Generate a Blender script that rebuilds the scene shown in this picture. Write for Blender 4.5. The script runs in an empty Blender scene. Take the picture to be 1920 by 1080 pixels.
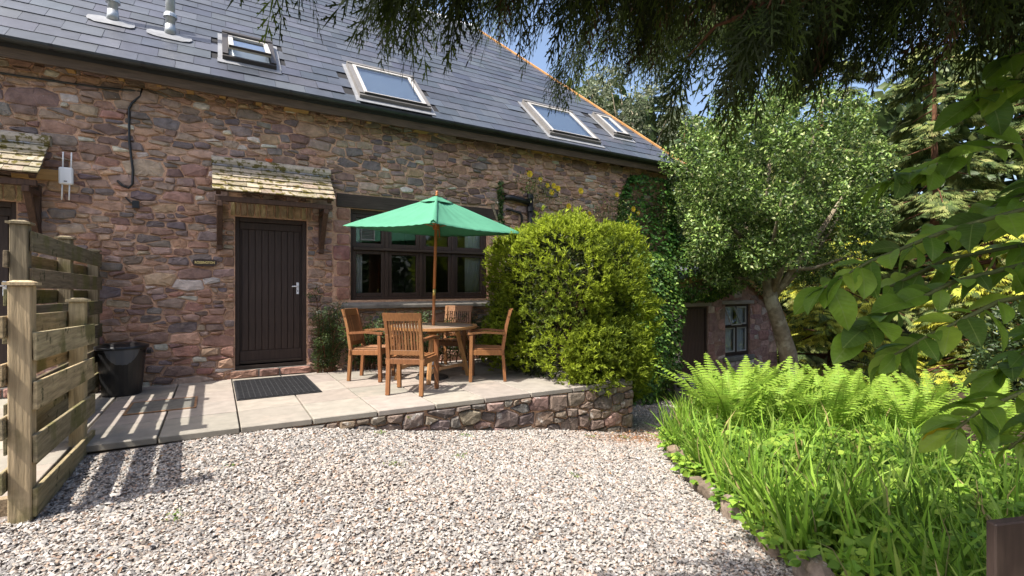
import bpy, bmesh, math, random
import numpy as np
from mathutils import Vector, Matrix

R = math.radians
SC = bpy.context.scene
COL = SC.collection
random.seed(11)
rng = np.random.default_rng(11)

# ------------------------------------------------------------------ camera
EYE = 1.26                                     # the patio surface is z = 0
cd = bpy.data.cameras.new('camera')
cam = bpy.data.objects.new('camera', cd); COL.objects.link(cam)
cd.sensor_width = 36.0; cd.lens = 17.2
cd.clip_start = 0.05; cd.clip_end = 2000
cam.location = (0, 0, EYE)
cam.rotation_euler = (R(90), 0, R(-31.2))
SC.camera = cam

# ------------------------------------------------------------------ sky and sun
SUN_EL, SUN_AZ = 57.0, 261.0                   # azimuth clockwise from +Y
world = bpy.data.worlds.new('World'); SC.world = world; world.use_nodes = True
wn = world.node_tree
sky = wn.nodes.new('ShaderNodeTexSky'); sky.sky_type = 'NISHITA'; sky.sun_disc = False
sky.sun_elevation = R(SUN_EL); sky.sun_rotation = R(SUN_AZ); sky.air_density = 1.0; sky.dust_density = 4.0
bg = wn.nodes['Background']; bg.inputs['Strength'].default_value = 0.15
wn.links.new(sky.outputs[0], bg.inputs['Color'])
sl = bpy.data.lights.new('sun', 'SUN'); sl.energy = 4.6; sl.angle = R(0.5); sl.color = (1.0, 0.95, 0.87)
sun = bpy.data.objects.new('sun', sl); COL.objects.link(sun)
sdir = Vector((math.sin(R(SUN_AZ)) * math.cos(R(SUN_EL)), math.cos(R(SUN_AZ)) * math.cos(R(SUN_EL)), math.sin(R(SUN_EL))))
sun.rotation_euler = sdir.to_track_quat('Z', 'Y').to_euler(); sun.location = (-6, 0, 12)
SC.view_settings.view_transform = 'Standard'; SC.view_settings.look = 'None'
SC.view_settings.gamma = 1.0; SC.view_settings.exposure = 0.94
SC.view_settings.use_curve_mapping = False
SC.render.engine = 'CYCLES'
SC.cycles.use_denoising = True
SC.cycles.max_bounces = 7; SC.cycles.diffuse_bounces = 4; SC.cycles.transmission_bounces = 4
SC.cycles.transparent_max_bounces = 8; SC.cycles.sample_clamp_indirect = 6.0

# ------------------------------------------------------------------ materials
def mat(name, color=None, rough=0.8, spec=0.3, var=None, blotch=None, bump=None, grain=None, transl=0.0, tint=True, metal=0.0, spots=None, moss=None):
    """procedural surface: tint attribute x colour, value noise (var = scale, lo, hi), blotch = scale, threshold, colour,
    spots = scale, threshold, colour, bump = scale, strength, distance; grain = stretch vector, scale, lo, hi"""
    m = bpy.data.materials.new(name); m.use_nodes = True
    nt = m.node_tree; N = nt.nodes; Lk = nt.links
    p = N['Principled BSDF']; p.inputs['Roughness'].default_value = rough
    p.inputs['Specular IOR Level'].default_value = spec; p.inputs['Metallic'].default_value = metal
    tc = N.new('ShaderNodeTexCoord')
    co = tc.outputs['Object']
    geo = N.new('ShaderNodeNewGeometry'); pos = geo.outputs['Position']
    if tint:
        a = N.new('ShaderNodeAttribute'); a.attribute_name = 'tint'; cur = a.outputs['Color']
        if color:
            x = N.new('ShaderNodeMix'); x.data_type = 'RGBA'; x.blend_type = 'MULTIPLY'; x.inputs[0].default_value = 1.0
            Lk.new(cur, x.inputs[6]); x.inputs[7].default_value = (*color, 1); cur = x.outputs[2]
    else:
        c = N.new('ShaderNodeRGB'); c.outputs[0].default_value = (*color, 1); cur = c.outputs[0]
    def noise(scale, detail=5.0, vec=None, rough_=0.6):
        n = N.new('ShaderNodeTexNoise'); n.inputs['Scale'].default_value = scale; n.inputs['Detail'].default_value = detail
        n.inputs['Roughness'].default_value = rough_
        Lk.new(vec if vec is not None else pos, n.inputs['Vector']); return n.outputs['Fac']
    def ramp(fac, lo, hi, a, b):
        r = N.new('ShaderNodeMapRange'); r.inputs['From Min'].default_value = lo; r.inputs['From Max'].default_value = hi
        r.inputs['To Min'].default_value = a; r.inputs['To Max'].default_value = b; Lk.new(fac, r.inputs['Value']); return r.outputs[0]
    def mul(cur, fac):
        x = N.new('ShaderNodeVectorMath'); x.operation = 'SCALE'; Lk.new(cur, x.inputs[0]); Lk.new(fac, x.inputs['Scale']); return x.outputs[0]
    def over(cur, fac, col):
        x = N.new('ShaderNodeMix'); x.data_type = 'RGBA'; Lk.new(fac, x.inputs[0]); Lk.new(cur, x.inputs[6]); x.inputs[7].default_value = (*col, 1); return x.outputs[2]
    if var: cur = mul(cur, ramp(noise(var[0]), 0.3, 0.7, var[1], var[2]))
    hgt = None
    if grain:
        mp = N.new('ShaderNodeMapping'); mp.inputs['Scale'].default_value = grain[0]; Lk.new(co, mp.inputs['Vector'])
        gn = noise(grain[1], 4.0, mp.outputs[0]); cur = mul(cur, ramp(gn, 0.3, 0.7, grain[2], grain[3])); hgt = gn
    if blotch: cur = over(cur, ramp(noise(blotch[0], 6.0), blotch[1], blotch[1] + 0.12, 0, blotch[3] if len(blotch) > 3 else 0.85), blotch[2])
    if moss: cur = over(cur, ramp(noise(moss[0], 5.0), moss[1], moss[1] + 0.06, 0, 0.9), moss[2])
    if spots: cur = over(cur, ramp(noise(spots[0], 3.0), spots[1], spots[1] + 0.05, 0, 0.8), spots[2])
    Lk.new(cur, p.inputs['Base Color'])
    if bump:
        b = N.new('ShaderNodeBump'); b.inputs['Strength'].default_value = bump[1]; b.inputs['Distance'].default_value = bump[2] if len(bump) > 2 else 0.01
        Lk.new(hgt if (hgt is not None and bump[0] == 'grain') else noise(bump[0] if bump[0] != 'grain' else 30, 6.0), b.inputs['Height'])
        Lk.new(b.outputs[0], p.inputs['Normal'])
    if transl:
        t = N.new('ShaderNodeBsdfTranslucent'); Lk.new(cur, t.inputs['Color'])
        mx = N.new('ShaderNodeMixShader'); mx.inputs[0].default_value = transl
        Lk.new(p.outputs[0], mx.inputs[1]); Lk.new(t.outputs[0], mx.inputs[2]); Lk.new(mx.outputs[0], N['Material Output'].inputs['Surface'])
    return m

def leaf_mat(name, transl):
    """broad leaf with pale midrib and side veins, in the leaf's own coordinates"""
    m = mat(name, rough=0.42, spec=0.35, transl=transl, var=(24, 0.82, 1.15)); nt = m.node_tree; N = nt.nodes; L = nt.links; p = N['Principled BSDF']
    src = p.inputs['Base Color'].links[0].from_socket; tc = N.new('ShaderNodeTexCoord'); s = N.new('ShaderNodeSeparateXYZ'); L.new(tc.outputs['Object'], s.inputs[0])
    def mt(op, a, b=None, c=None):
        n = N.new('ShaderNodeMath'); n.operation = op
        for i, v in enumerate((a, b, c)):
            if v is None: continue
            if isinstance(v, (int, float)): n.inputs[i].default_value = v
            else: L.new(v, n.inputs[i])
        return n.outputs[0]
    ax = mt('ABSOLUTE', s.outputs[0]); mid = mt('LESS_THAN', ax, .011)
    ph = mt('MULTIPLY_ADD', mt('MULTIPLY_ADD', ax, -.75, s.outputs[1]), 62.0, 0.0); w = mt('SINE', ph); vein = mt('GREATER_THAN', w, .88)
    f = mt('MAXIMUM', mt('MULTIPLY', mid, .45), mt('MULTIPLY', vein, .12))
    x = N.new('ShaderNodeMix'); x.data_type = 'RGBA'; L.new(f, x.inputs[0]); L.new(src, x.inputs[6]); x.inputs[7].default_value = (.26, .34, .10, 1)
    for n in list(N):
        for i in n.inputs:
            for l in list(i.links):
                if l.from_socket == src and n != x: L.remove(l); L.new(x.outputs[2], i)
    b = N.new('ShaderNodeBump'); b.inputs['Strength'].default_value = .15; b.inputs['Distance'].default_value = .003; L.new(w, b.inputs['Height']); L.new(b.outputs[0], p.inputs['Normal'])
    return m

def glass_mat():
    m = bpy.data.materials.new('window_glass'); m.use_nodes = True
    nt = m.node_tree; N = nt.nodes; N.remove(N['Principled BSDF'])
    f = N.new('ShaderNodeFresnel'); f.inputs['IOR'].default_value = 1.5
    d = N.new('ShaderNodeMath'); d.operation = 'MULTIPLY_ADD'; d.inputs[1].default_value = 1.5; d.inputs[2].default_value = 0.02
    t = N.new('ShaderNodeBsdfTransparent'); t.inputs['Color'].default_value = (0.82, 0.86, 0.85, 1)
    g = N.new('ShaderNodeBsdfGlossy'); g.inputs['Roughness'].default_value = 0.01; g.inputs['Color'].default_value = (0.95, 0.97, 1, 1)
    x = N.new('ShaderNodeMixShader'); L = nt.links
    L.new(f.outputs[0], d.inputs[0]); L.new(d.outputs[0], x.inputs[0]); L.new(t.outputs[0], x.inputs[1]); L.new(g.outputs[0], x.inputs[2])
    L.new(x.outputs[0], N['Material Output'].inputs['Surface']); return m

M = {}
M['stone'] = mat('rubble_stone', rough=0.9, spec=0.15, var=(9, 0.65, 1.3), blotch=(3.2, 0.60, (0.44, 0.34, 0.26), 0.35), spots=(26, 0.70, (0.58, 0.53, 0.47)), bump=(30, 0.8, 0.018))
M['mortar'] = mat('mortar', (0.66, 0.41, 0.275), 0.95, 0.1, var=(14, 0.75, 1.15), blotch=(0.8, 0.55, (0.46, 0.31, 0.22), 0.7), bump=(38, 1.0, 0.035), tint=False)
M['wallstone'] = mat('garden_wall_stone', rough=0.9, spec=0.15, var=(12, 0.6, 1.35), blotch=(9, 0.60, (0.52, 0.50, 0.46), 0.9), moss=(6, 0.66, (0.10, 0.11, 0.03)), bump=(30, 0.8, 0.015))
M['slate'] = mat('roof_slate', rough=0.42, spec=0.5, var=(5, 0.82, 1.16), spots=(40, 0.72, (0.30, 0.31, 0.32)), bump=(55, 0.25, 0.004))
M['deck'] = mat('roof_felt', (0.02, 0.02, 0.022), 0.9, tint=False)
M['paving'] = mat('paving_slab', rough=0.85, spec=0.2, var=(7, 0.84, 1.12), blotch=(2.2, 0.56, (0.36, 0.30, 0.25), 0.55), spots=(60, 0.68, (0.30, 0.27, 0.23)), bump=(80, 0.3, 0.004))
M['bedding'] = mat('patio_bedding', (0.09, 0.07, 0.05), 0.95, tint=False, bump=(60, 0.6, 0.01))
M['gravel'] = mat('gravel_chippings', rough=0.85, spec=0.2, var=(60, 0.85, 1.12))
M['gravelbase'] = mat('gravel_bed', (0.34, 0.29, 0.25), 0.95, 0.1, tint=False, var=(70, 0.5, 1.3), blotch=(1.6, 0.62, (0.24, 0.17, 0.12), 0.6), bump=(90, 1.0, 0.03))
M['soil'] = mat('garden_soil', (0.055, 0.040, 0.026), 0.95, 0.1, tint=False, var=(8, 0.6, 1.4), bump=(30, 0.8, 0.03))
M['ground'] = mat('rough_ground', (0.06, 0.07, 0.03), 0.95, 0.1, tint=False, var=(1.5, 0.6, 1.4), blotch=(0.6, 0.55, (0.07, 0.055, 0.035)), bump=(20, 0.7, 0.03))
M['oak'] = mat('dark_stained_timber', (0.042, 0.027, 0.021), 0.6, 0.35, tint=False, grain=((6, 6, 0.5), 8, 0.7, 1.35), bump=('grain', 0.35, 0.004))
M['oakrail'] = mat('dark_timber_beam', (0.050, 0.037, 0.029), 0.75, 0.25, tint=False, grain=((0.6, 8, 8), 7, 0.6, 1.4), bump=('grain', 0.5, 0.006))
M['bracket'] = mat('bracket_timber', (0.075, 0.042, 0.028), 0.7, 0.25, tint=False, grain=((8, 8, 0.6), 6, 0.65, 1.35), bump=('grain', 0.4, 0.005))
M['pale'] = mat('new_softwood', (0.42, 0.25, 0.10), 0.75, 0.2, tint=False, grain=((0.7, 9, 9), 5, 0.75, 1.2), bump=('grain', 0.3, 0.004))
M['verge'] = mat('verge_board', (0.52, 0.27, 0.10), 0.7, 0.2, tint=False, var=(6, 0.8, 1.2))
M['fence'] = mat('weathered_fence_timber', rough=0.9, spec=0.12, grain=((7, 0.5, 7), 6, 0.6, 1.4), blotch=(3.0, 0.50, (0.13, 0.125, 0.045), 0.8), moss=(9, 0.60, (0.06, 0.06, 0.028)), bump=('grain', 0.7, 0.008))
M['fencepost'] = mat('weathered_post_timber', rough=0.9, spec=0.12, grain=((7, 7, 0.5), 6, 0.65, 1.3), blotch=(3.0, 0.54, (0.16, 0.145, 0.06), 0.7), bump=('grain', 0.7, 0.008))
M['teak'] = mat('oiled_hardwood', rough=0.5, spec=0.4, grain=((7, 7, 0.8), 8, 0.72, 1.28), bump=('grain', 0.25, 0.003))
M['tabletop'] = mat('weathered_table_wood', rough=0.7, spec=0.3, grain=((0.7, 9, 9), 7, 0.75, 1.25), bump=('grain', 0.3, 0.003))
M['pole'] = mat('varnished_pole', (0.40, 0.145, 0.045), 0.4, 0.45, tint=False, grain=((8, 8, 0.5), 7, 0.8, 1.2))
M['brass'] = mat('brass_joint', (0.62, 0.48, 0.16), 0.35, 0.5, tint=False, metal=0.8)
M['canvas'] = mat('green_canvas', (0.105, 0.325, 0.205), 0.8, 0.2, tint=False, var=(4, 0.93, 1.07), transl=0.25, bump=(220, 0.15, 0.002))
M['black'] = mat('black_plastic', (0.012, 0.012, 0.013), 0.38, 0.45, tint=False, var=(12, 0.8, 1.3))
M['gutter'] = mat('gutter_plastic', (0.022, 0.024, 0.024), 0.45, 0.4, tint=False, var=(6, 0.7, 1.5))
M['rubber'] = mat('rubber_mat', (0.028, 0.028, 0.030), 0.8, 0.25, tint=False, var=(20, 0.7, 1.4))
M['iron'] = mat('cast_iron', (0.03, 0.03, 0.03), 0.6, 0.4, tint=False)
M['whiteplastic'] = mat('white_plastic', (0.78, 0.79, 0.80), 0.4, 0.4, tint=False)
M['bag'] = mat('grey_bin_bag', (0.10, 0.11, 0.125), 0.3, 0.5, tint=False, transl=0.2)
M['lead'] = mat('lead_flashing', (0.22, 0.225, 0.235), 0.5, 0.4, tint=False, var=(8, 0.8, 1.15), bump=(30, 0.3, 0.004))
M['steel'] = mat('galvanised_flue', (0.46, 0.48, 0.49), 0.42, 0.5, tint=False, metal=0.55, var=(9, 0.75, 1.15))
M['alu'] = mat('roof_window_frame', (0.16, 0.15, 0.14), 0.5, 0.4, tint=False, var=(6, 0.85, 1.1))
M['sash'] = mat('roof_window_sash', (0.42, 0.40, 0.37), 0.5, 0.4, tint=False)
M['darkmetal'] = mat('dark_window_trim', (0.045, 0.04, 0.038), 0.5, 0.4, tint=False)
M['blind'] = mat('window_blind', (0.55, 0.62, 0.68), 0.9, 0.1, tint=False)
M['curtain'] = mat('white_curtain', (0.80, 0.82, 0.85), 0.9, 0.1, tint=False, transl=0.3)
M['sill'] = mat('stone_sill', (0.20, 0.185, 0.165), 0.9, 0.15, tint=False, var=(9, 0.7, 1.2), spots=(16, 0.66, (0.42, 0.41, 0.38)), bump=(40, 0.5, 0.006))
M['tile'] = mat('stone_tile', rough=0.9, spec=0.12, var=(14, 0.8, 1.15), moss=(15, 0.515, (0.105, 0.085, 0.014)), spots=(45, 0.64, (0.13, 0.10, 0.06)), bump=(40, 0.6, 0.006))
M['gold'] = mat('gold_lettering', (0.72, 0.58, 0.22), 0.5, 0.4, tint=False)
M['plaster'] = mat('inner_plaster', (0.16, 0.15, 0.14), 0.9, tint=False)
M['bark'] = mat('tree_bark', (0.24, 0.195, 0.135), 0.9, 0.1, tint=False, var=(7, 0.6, 1.35), blotch=(4, 0.52, (0.42, 0.38, 0.28), 0.8), bump=(25, 0.8, 0.02))
M['twig'] = mat('brown_twig', (0.105, 0.052, 0.030), 0.9, 0.1, tint=False, var=(9, 0.6, 1.4))
M['stem'] = mat('green_stem', (0.085, 0.10, 0.035), 0.7, 0.2, tint=False)
M['leaf'] = mat('leaf', rough=0.5, spec=0.35, transl=0.30)
M['softleaf'] = mat('soft_leaf', rough=0.6, spec=0.2, transl=0.45)
M['gloss'] = mat('glossy_leaf', rough=0.42, spec=0.35, transl=0.18)
M['bigleaf'] = leaf_mat('broad_leaf', 0.55)
M['spray'] = mat('cypress_spray', rough=0.7, spec=0.15, transl=0.22)
M['petal'] = mat('yellow_petal', rough=0.6, spec=0.2, transl=0.3)
M['glass'] = glass_mat()

# ------------------------------------------------------------------ mesh helpers
WP = {}
def link(o, parent=None, wp=(0, 0, 0)):
    COL.objects.link(o); WP[o.name] = Vector(wp)
    if parent is not None: o.parent = parent
    return o
def tag(o, label=None, cat=None, group=None, kind=None):
    if label: o['label'] = label
    if cat: o['category'] = cat
    if group: o['group'] = group
    if kind: o['kind'] = kind
    return o
def empty(name, loc, label=None, cat=None, group=None, parent=None):
    o = bpy.data.objects.new(name, None); o.empty_display_size = 0.2
    pw = WP[parent.name] if parent is not None else Vector((0, 0, 0))
    link(o, parent, loc); o.location = Vector(loc) - pw
    return tag(o, label, cat, group)
def mesh_obj(name, V, F, mt, parent=None, tint=None, smooth=False, origin=None, loops=None):
    """V (n,3) world coordinates; F list of tuples or (m,3)/(m,4) array; tint (n,3) or one colour"""
    V = np.asarray(V, dtype=np.float64).reshape(-1, 3)
    if origin is None: origin = (V.min(0) + V.max(0)) / 2
    origin = np.asarray(origin, dtype=np.float64)
    me = bpy.data.meshes.new(name)
    if isinstance(F, np.ndarray):
        k = F.shape[1]; nf = len(F)
        me.vertices.add(len(V)); me.vertices.foreach_set('co', (V - origin).astype(np.float32).ravel())
        me.loops.add(nf * k); me.loops.foreach_set('vertex_index', F.astype(np.int32).ravel())
        me.polygons.add(nf); me.polygons.foreach_set('loop_start', np.arange(0, nf * k, k, dtype=np.int32))
        me.polygons.foreach_set('loop_total', np.full(nf, k, dtype=np.int32))
        me.update(calc_edges=True)
    else:
        me.from_pydata((V - origin).tolist(), [], F)
    if tint is not None:
        at = me.attributes.new('tint', 'FLOAT_COLOR', 'POINT')
        c = np.ones((len(V), 4), dtype=np.float32); c[:, :3] = np.asarray(tint, dtype=np.float32)
        at.data.foreach_set('color', c.ravel())
    if smooth: me.polygons.foreach_set('use_smooth', np.ones(len(me.polygons), dtype=bool))
    me.materials.append(mt)
    o = bpy.data.objects.new(name, me)
    pw = WP[parent.name] if parent is not None else Vector((0, 0, 0))
    link(o, parent, origin); o.location = Vector(origin) - pw
    return o
def share(src, parent, loc, rot=(0, 0, 0), scale=(1, 1, 1)):
    """another object on the same mesh, loc relative to the parent"""
    o = bpy.data.objects.new(src.name.split('.')[0], src.data if hasattr(src, 'data') else src)
    COL.objects.link(o); o.parent = parent; o.location = loc; o.rotation_euler = rot; o.scale = scale
    WP[o.name] = Vector(loc)
    return o
def copy_tree(o, parent=None):
    c = o.copy(); COL.objects.link(c); c.parent = parent
    for ch in list(o.children): copy_tree(ch, c)
    return c

BOXF = [(0, 3, 2, 1), (4, 5, 6, 7), (0, 1, 5, 4), (1, 2, 6, 5), (2, 3, 7, 6), (3, 0, 4, 7)]
class MB:
    def __init__(s): s.v = []; s.f = []; s.c = []
    def add(s, V, F, col=(1, 1, 1)):
        b = len(s.v); s.v += [tuple(p) for p in V]; s.f += [tuple(i + b for i in f) for f in F]; s.c += [col] * len(V); return s
    def box(s, x0, x1, y0, y1, z0, z1, col=(1, 1, 1)):
        return s.add([(x0, y0, z0), (x1, y0, z0), (x1, y1, z0), (x0, y1, z0), (x0, y0, z1), (x1, y0, z1), (x1, y1, z1), (x0, y1, z1)], BOXF, col)
    def bar(s, p, q, w, h, up=(0, 0, 1), col=(1, 1, 1), w2=None, h2=None):
        p = Vector(p); q = Vector(q); d = (q - p).normalized(); u = Vector(up)
        a = d.cross(u)
        if a.length < 1e-4: a = d.cross(Vector((1, 0, 0)))
        a.normalize(); b = a.cross(d).normalized()
        w2 = w if w2 is None else w2; h2 = h if h2 is None else h2
        V = []
        for c, ww, hh in ((p, w, h), (q, w2, h2)):
            V += [c - a * ww / 2 - b * hh / 2, c + a * ww / 2 - b * hh / 2, c + a * ww / 2 + b * hh / 2, c - a * ww / 2 + b * hh / 2]
        return s.add(V, [(0, 1, 2, 3), (7, 6, 5, 4), (4, 5, 1, 0), (5, 6, 2, 1), (6, 7, 3, 2), (7, 4, 0, 3)], col)
    def tube(s, pts, rad, n=8, col=(1, 1, 1), cap=True):
        pts = [Vector(p) for p in pts]; k = len(pts)
        if not hasattr(rad, '__len__'): rad = [rad] * k
        V = []; F = []; prev = None
        for i, p in enumerate(pts):
            d = (pts[min(i + 1, k - 1)] - pts[max(i - 1, 0)]).normalized()
            if prev is None:
                a = d.cross(Vector((0, 0, 1)))
                if a.length < 0.05: a = d.cross(Vector((0, 1, 0)))
            else: a = prev - d * prev.dot(d)
            a.normalize(); prev = a; b = d.cross(a)
            for j in range(n):
                t = 2 * math.pi * j / n; V.append(p + (a * math.cos(t) + b * math.sin(t)) * rad[i])
        for i in range(k - 1):
            for j in range(n):
                F.append((i * n + j, i * n + (j + 1) % n, (i + 1) * n + (j + 1) % n, (i + 1) * n + j))
        if cap: F.append(tuple(range(n))[::-1]); F.append(tuple((k - 1) * n + j for j in range(n)))
        return s.add(V, F, col)
    def lathe(s, prof, c=(0, 0, 0), n=24, col=(1, 1, 1)):
        V = []; F = []; k = len(prof)
        for r, z in prof:
            for j in range(n):
                t = 2 * math.pi * j / n; V.append((c[0] + r * math.cos(t), c[1] + r * math.sin(t), c[2] + z))
        for i in range(k - 1):
            for j in range(n):
                F.append((i * n + j, i * n + (j + 1) % n, (i + 1) * n + (j + 1) % n, (i + 1) * n + j))
        return s.add(V, F, col)
    def build(s, name, mt, parent=None, smooth=False, bevel=0.0, origin=None):
        o = mesh_obj(name, s.v, s.f, mt, parent, np.array(s.c, dtype=np.float32), smooth, origin)
        if bevel:
            bm = bmesh.new(); bm.from_mesh(o.data)
            bmesh.ops.bevel(bm, geom=bm.edges[:], offset=bevel, segments=1, affect='EDGES', clamp_overlap=True)
            bm.to_mesh(o.data); bm.free()
        return o

def jit(c, a=0.1):
    k = 1 + random.uniform(-a, a); return tuple(max(0.0, x * k * (1 + random.uniform(-a, a) * 0.35)) for x in c)

# ground height of the gravelled yard: level by the fence, falling to the right
def g(x, y):
    x = np.asarray(x, dtype=float); y = np.asarray(y, dtype=float)
    r = np.interp(x, [0.4, 0.9, 2.5, 4.8, 7, 9, 13, 40], [0, -0.045, -0.29, -0.62, -0.88, -1.1, -1.3, -1.5])
    return -0.07 - 0.02 * np.clip(5 - y, 0, 6) + r * np.interp(y, [0, 4.5], [0.75, 1.0])

# ------------------------------------------------------------------ rubble walling
def clip_poly(P, a, b, c):                      # keep a*x + b*y <= c
    out = []; n = len(P)
    for i in range(n):
        p = P[i]; q = P[(i + 1) % n]; dp = a * p[0] + b * p[1] - c; dq = a * q[0] + b * q[1] - c
        if dp <= 0: out.append(p)
        if (dp < 0 < dq) or (dq < 0 < dp):
            t = dp / (dp - dq); out.append((p[0] + (q[0] - p[0]) * t, p[1] + (q[1] - p[1]) * t))
    return out
def parea(P): return 0.5 * sum(P[i][0] * P[(i + 1) % len(P)][1] - P[(i + 1) % len(P)][0] * P[i][1] for i in range(len(P)))

def rubble(x0, x1, z0, z1, tiers, aspect, rects, gap, seed, inside=None, flat=True):
    """power-diagram layout of irregular stones; tiers = [(tries, rmin, rmax)], rects are openings kept free"""
    rd = random.Random(seed); W = (x1 - x0) / aspect; H = z1 - z0; cell = 0.2; grid = {}; S = []
    def near(x, y, k=2):
        cx, cy = int(x / cell), int(y / cell)
        for i in range(cx - k, cx + k + 1):
            for j in range(cy - k, cy + k + 1):
                yield from grid.get((i, j), ())
    for tries, a, b in tiers:
        for _ in range(tries):
            r = rd.uniform(a, b); x = rd.uniform(0, W); y = rd.uniform(0, H); X = x0 + x * aspect; Z = z0 + y
            if any(q[0] - 0.01 < X < q[1] + 0.01 and q[2] - 0.01 < Z < q[3] + 0.01 for q in rects): continue
            if any((x - S[k][0]) ** 2 + (y - S[k][1]) ** 2 < (0.88 * (r + S[k][2])) ** 2 for k in near(x, y)): continue
            grid.setdefault((int(x / cell), int(y / cell)), []).append(len(S)); S.append((x, y, r))
    out = []
    for i, (x, y, r) in enumerate(S):
        m = r * 2.0 + 0.06; P = [(x - m, y - m), (x + m, y - m), (x + m, y + m), (x - m, y + m)]
        for k in near(x, y, 3):
            if k == i: continue
            X, Y, rr = S[k]; dx, dy = X - x, Y - y; d = math.hypot(dx, dy)
            off = (d * d + r * r - rr * rr) / (2 * d); nx, ny = dx / d, dy / d; mx_, my_ = x + nx * off, y + ny * off
            if flat:                                 # bed joints lie flat and upright joints stand up
                nx, ny = (nx * .38, ny) if abs(ny) > .5 else (nx, ny * .45)
                q_ = math.hypot(nx, ny); nx /= q_; ny /= q_
            gg = gap * (0.6 + 0.8 * rd.random()) * (1.0 - 0.35 * abs(nx))
            P = clip_poly(P, nx, ny, nx * mx_ + ny * my_ - gg)
            if len(P) < 3: break
        if len(P) < 3: continue
        P = [(x0 + p[0] * aspect, z0 + p[1]) for p in P]; cx, cz = x0 + x * aspect, z0 + y
        for q in rects:
            ds = [(q[0] - cx, (1, 0, q[0] - 0.012)), (cx - q[1], (-1, 0, -q[1] - 0.012)), (q[2] - cz, (0, 1, q[2] - 0.012)), (cz - q[3], (0, -1, -q[3] - 0.012))]
            P = clip_poly(P, *max(ds)[1])
            if len(P) < 3: break
        if len(P) < 3: continue
        for h in ((1, 0, x1), (-1, 0, -x0), (0, 1, z1), (0, -1, -z0)):
            P = clip_poly(P, *h)
            if len(P) < 3: break
        if len(P) < 3 or abs(parea(P)) < 0.0018: continue
        if inside:
            P = inside(P)
            if len(P) < 3 or abs(parea(P)) < 0.0018: continue
        Q = []
        n = len(P)
        for k in range(n):
            p = P[k]; q = P[(k + 1) % n]; e = math.hypot(q[0] - p[0], q[1] - p[1])
            if e < 0.006: continue
            c = min(0.28, 0.016 / e) * rd.uniform(0.4, 1.2)
            Q.append((p[0] + (q[0] - p[0]) * c, p[1] + (q[1] - p[1]) * c)); Q.append((q[0] - (q[0] - p[0]) * c, q[1] - (q[1] - p[1]) * c))
        if len(Q) < 5: continue
        j_ = min(.009, .05 * math.sqrt(abs(parea(P)))); out.append([(p[0] + rd.uniform(-j_, j_), p[1] + rd.uniform(-j_, j_)) for p in Q])
    return out

def stone_geom(P, rd, place, hmin, hmax, back=0.03):
    n = len(P); cx = sum(p[0] for p in P) / n; cz = sum(p[1] for p in P) / n
    h = rd.uniform(hmin, hmax); tx, tz = rd.uniform(-.12, .12), rd.uniform(-.12, .12); V = []
    for k, d, ns in ((1.0, -back, 0), (0.985, h * 0.4, .004), (0.80, h * 0.85, .007)):
        for p in P:
            x = cx + (p[0] - cx) * k; z = cz + (p[1] - cz) * k
            dd = d + (rd.uniform(-ns, ns) + (tx * (x - cx) + tz * (z - cz)) * (0.5 if d > 0 else 0) if d > 0 else 0)
            V.append(place(x, z, dd))
    V.append(place(cx + rd.uniform(-.02, .02), cz + rd.uniform(-.01, .01), h + rd.uniform(-.004, .006)))
    F = []
    for r in range(2):
        for j in range(n): F.append((r * n + j, r * n + (j + 1) % n, (r + 1) * n + (j + 1) % n, (r + 1) * n + j))
    for j in range(n): F.append((2 * n + j, 2 * n + (j + 1) % n, 3 * n))
    return V, F

FWD = Vector((0.518, 0.855, 0)); RGT = Vector((0.855, -0.518, 0))
def shown(c, size):
    """rough apparent size of a piece for choosing which ones become single objects"""
    v = Vector(c); d = v.dot(FWD); r = v.dot(RGT); z = v.z - EYE
    if d < 0.2 or abs(r / d) > 1.05 or abs(z / d) > 0.59: return 0.0
    return size / (d * d)

def lay_pieces(pieces, name, mt, parent, rest_name, limit=300, smooth=False):
    """pieces: (score, V, F, colour). The largest in view become objects, the others one joined part"""
    order = sorted(range(len(pieces)), key=lambda i: -pieces[i][0]); single = set(i for i in order[:limit] if pieces[i][0] > 0)
    rest = MB()
    for i, (sc, V, F, c) in enumerate(pieces):
        if i in single: mesh_obj(name, V, F, mt, parent, c, smooth)
        else: rest.add(V, F, c)
    if rest.v: tag(rest.build(rest_name, mt, parent, smooth), kind='stuff')

# ------------------------------------------------------------------ ground
def sheet(name, xs, ys, fz, mt, kind='structure', parent=None):
    X, Y = np.meshgrid(xs, ys); Z = fz(X, Y); n = len(xs)
    V = np.stack([X.ravel(), Y.ravel(), Z.ravel()], 1); i = np.arange((len(ys) - 1) * (n - 1)); r = i // (n - 1); c = i % (n - 1)
    a = r * n + c; F = np.stack([a, a + 1, a + n + 1, a + n], 1)
    return tag(mesh_obj(name, V, F, mt, parent, smooth=True, origin=(0, 0, 0)), kind=kind)
gx = np.concatenate([[-400, -150, -60, -25, -12], np.linspace(-7, 16, 70), [20, 28, 45, 80, 160, 400]])
gy = np.concatenate([[-400, -150, -60, -25, -12], np.linspace(-6, 18, 70), [22, 30, 45, 80, 160, 400]])
sheet('ground', gx, gy, lambda X, Y: g(X, Y) - 0.03, M['ground'])
sheet('gravel_drive', np.linspace(-4.5, 9.6, 90), np.linspace(-4, 8.2, 80), lambda X, Y: g(X, Y) + 0.001 + 0.013 * np.sin(X * 2.1 + 1) * np.sin(Y * 1.7), M['gravelbase'])

# edge of the planted bed, from beside the camera to the outbuilding
BED = np.array([(2.05, -0.6), (2.45, 0.5), (2.75, 1.25), (3.2, 2.05), (3.75, 2.95), (4.35, 3.75), (5.0, 4.35), (6.0, 4.95), (7.3, 5.5), (9.2, 6.2), (11.5, 6.6)])
def bed_x(y): return np.interp(y, BED[:, 1], BED[:, 0])

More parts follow.
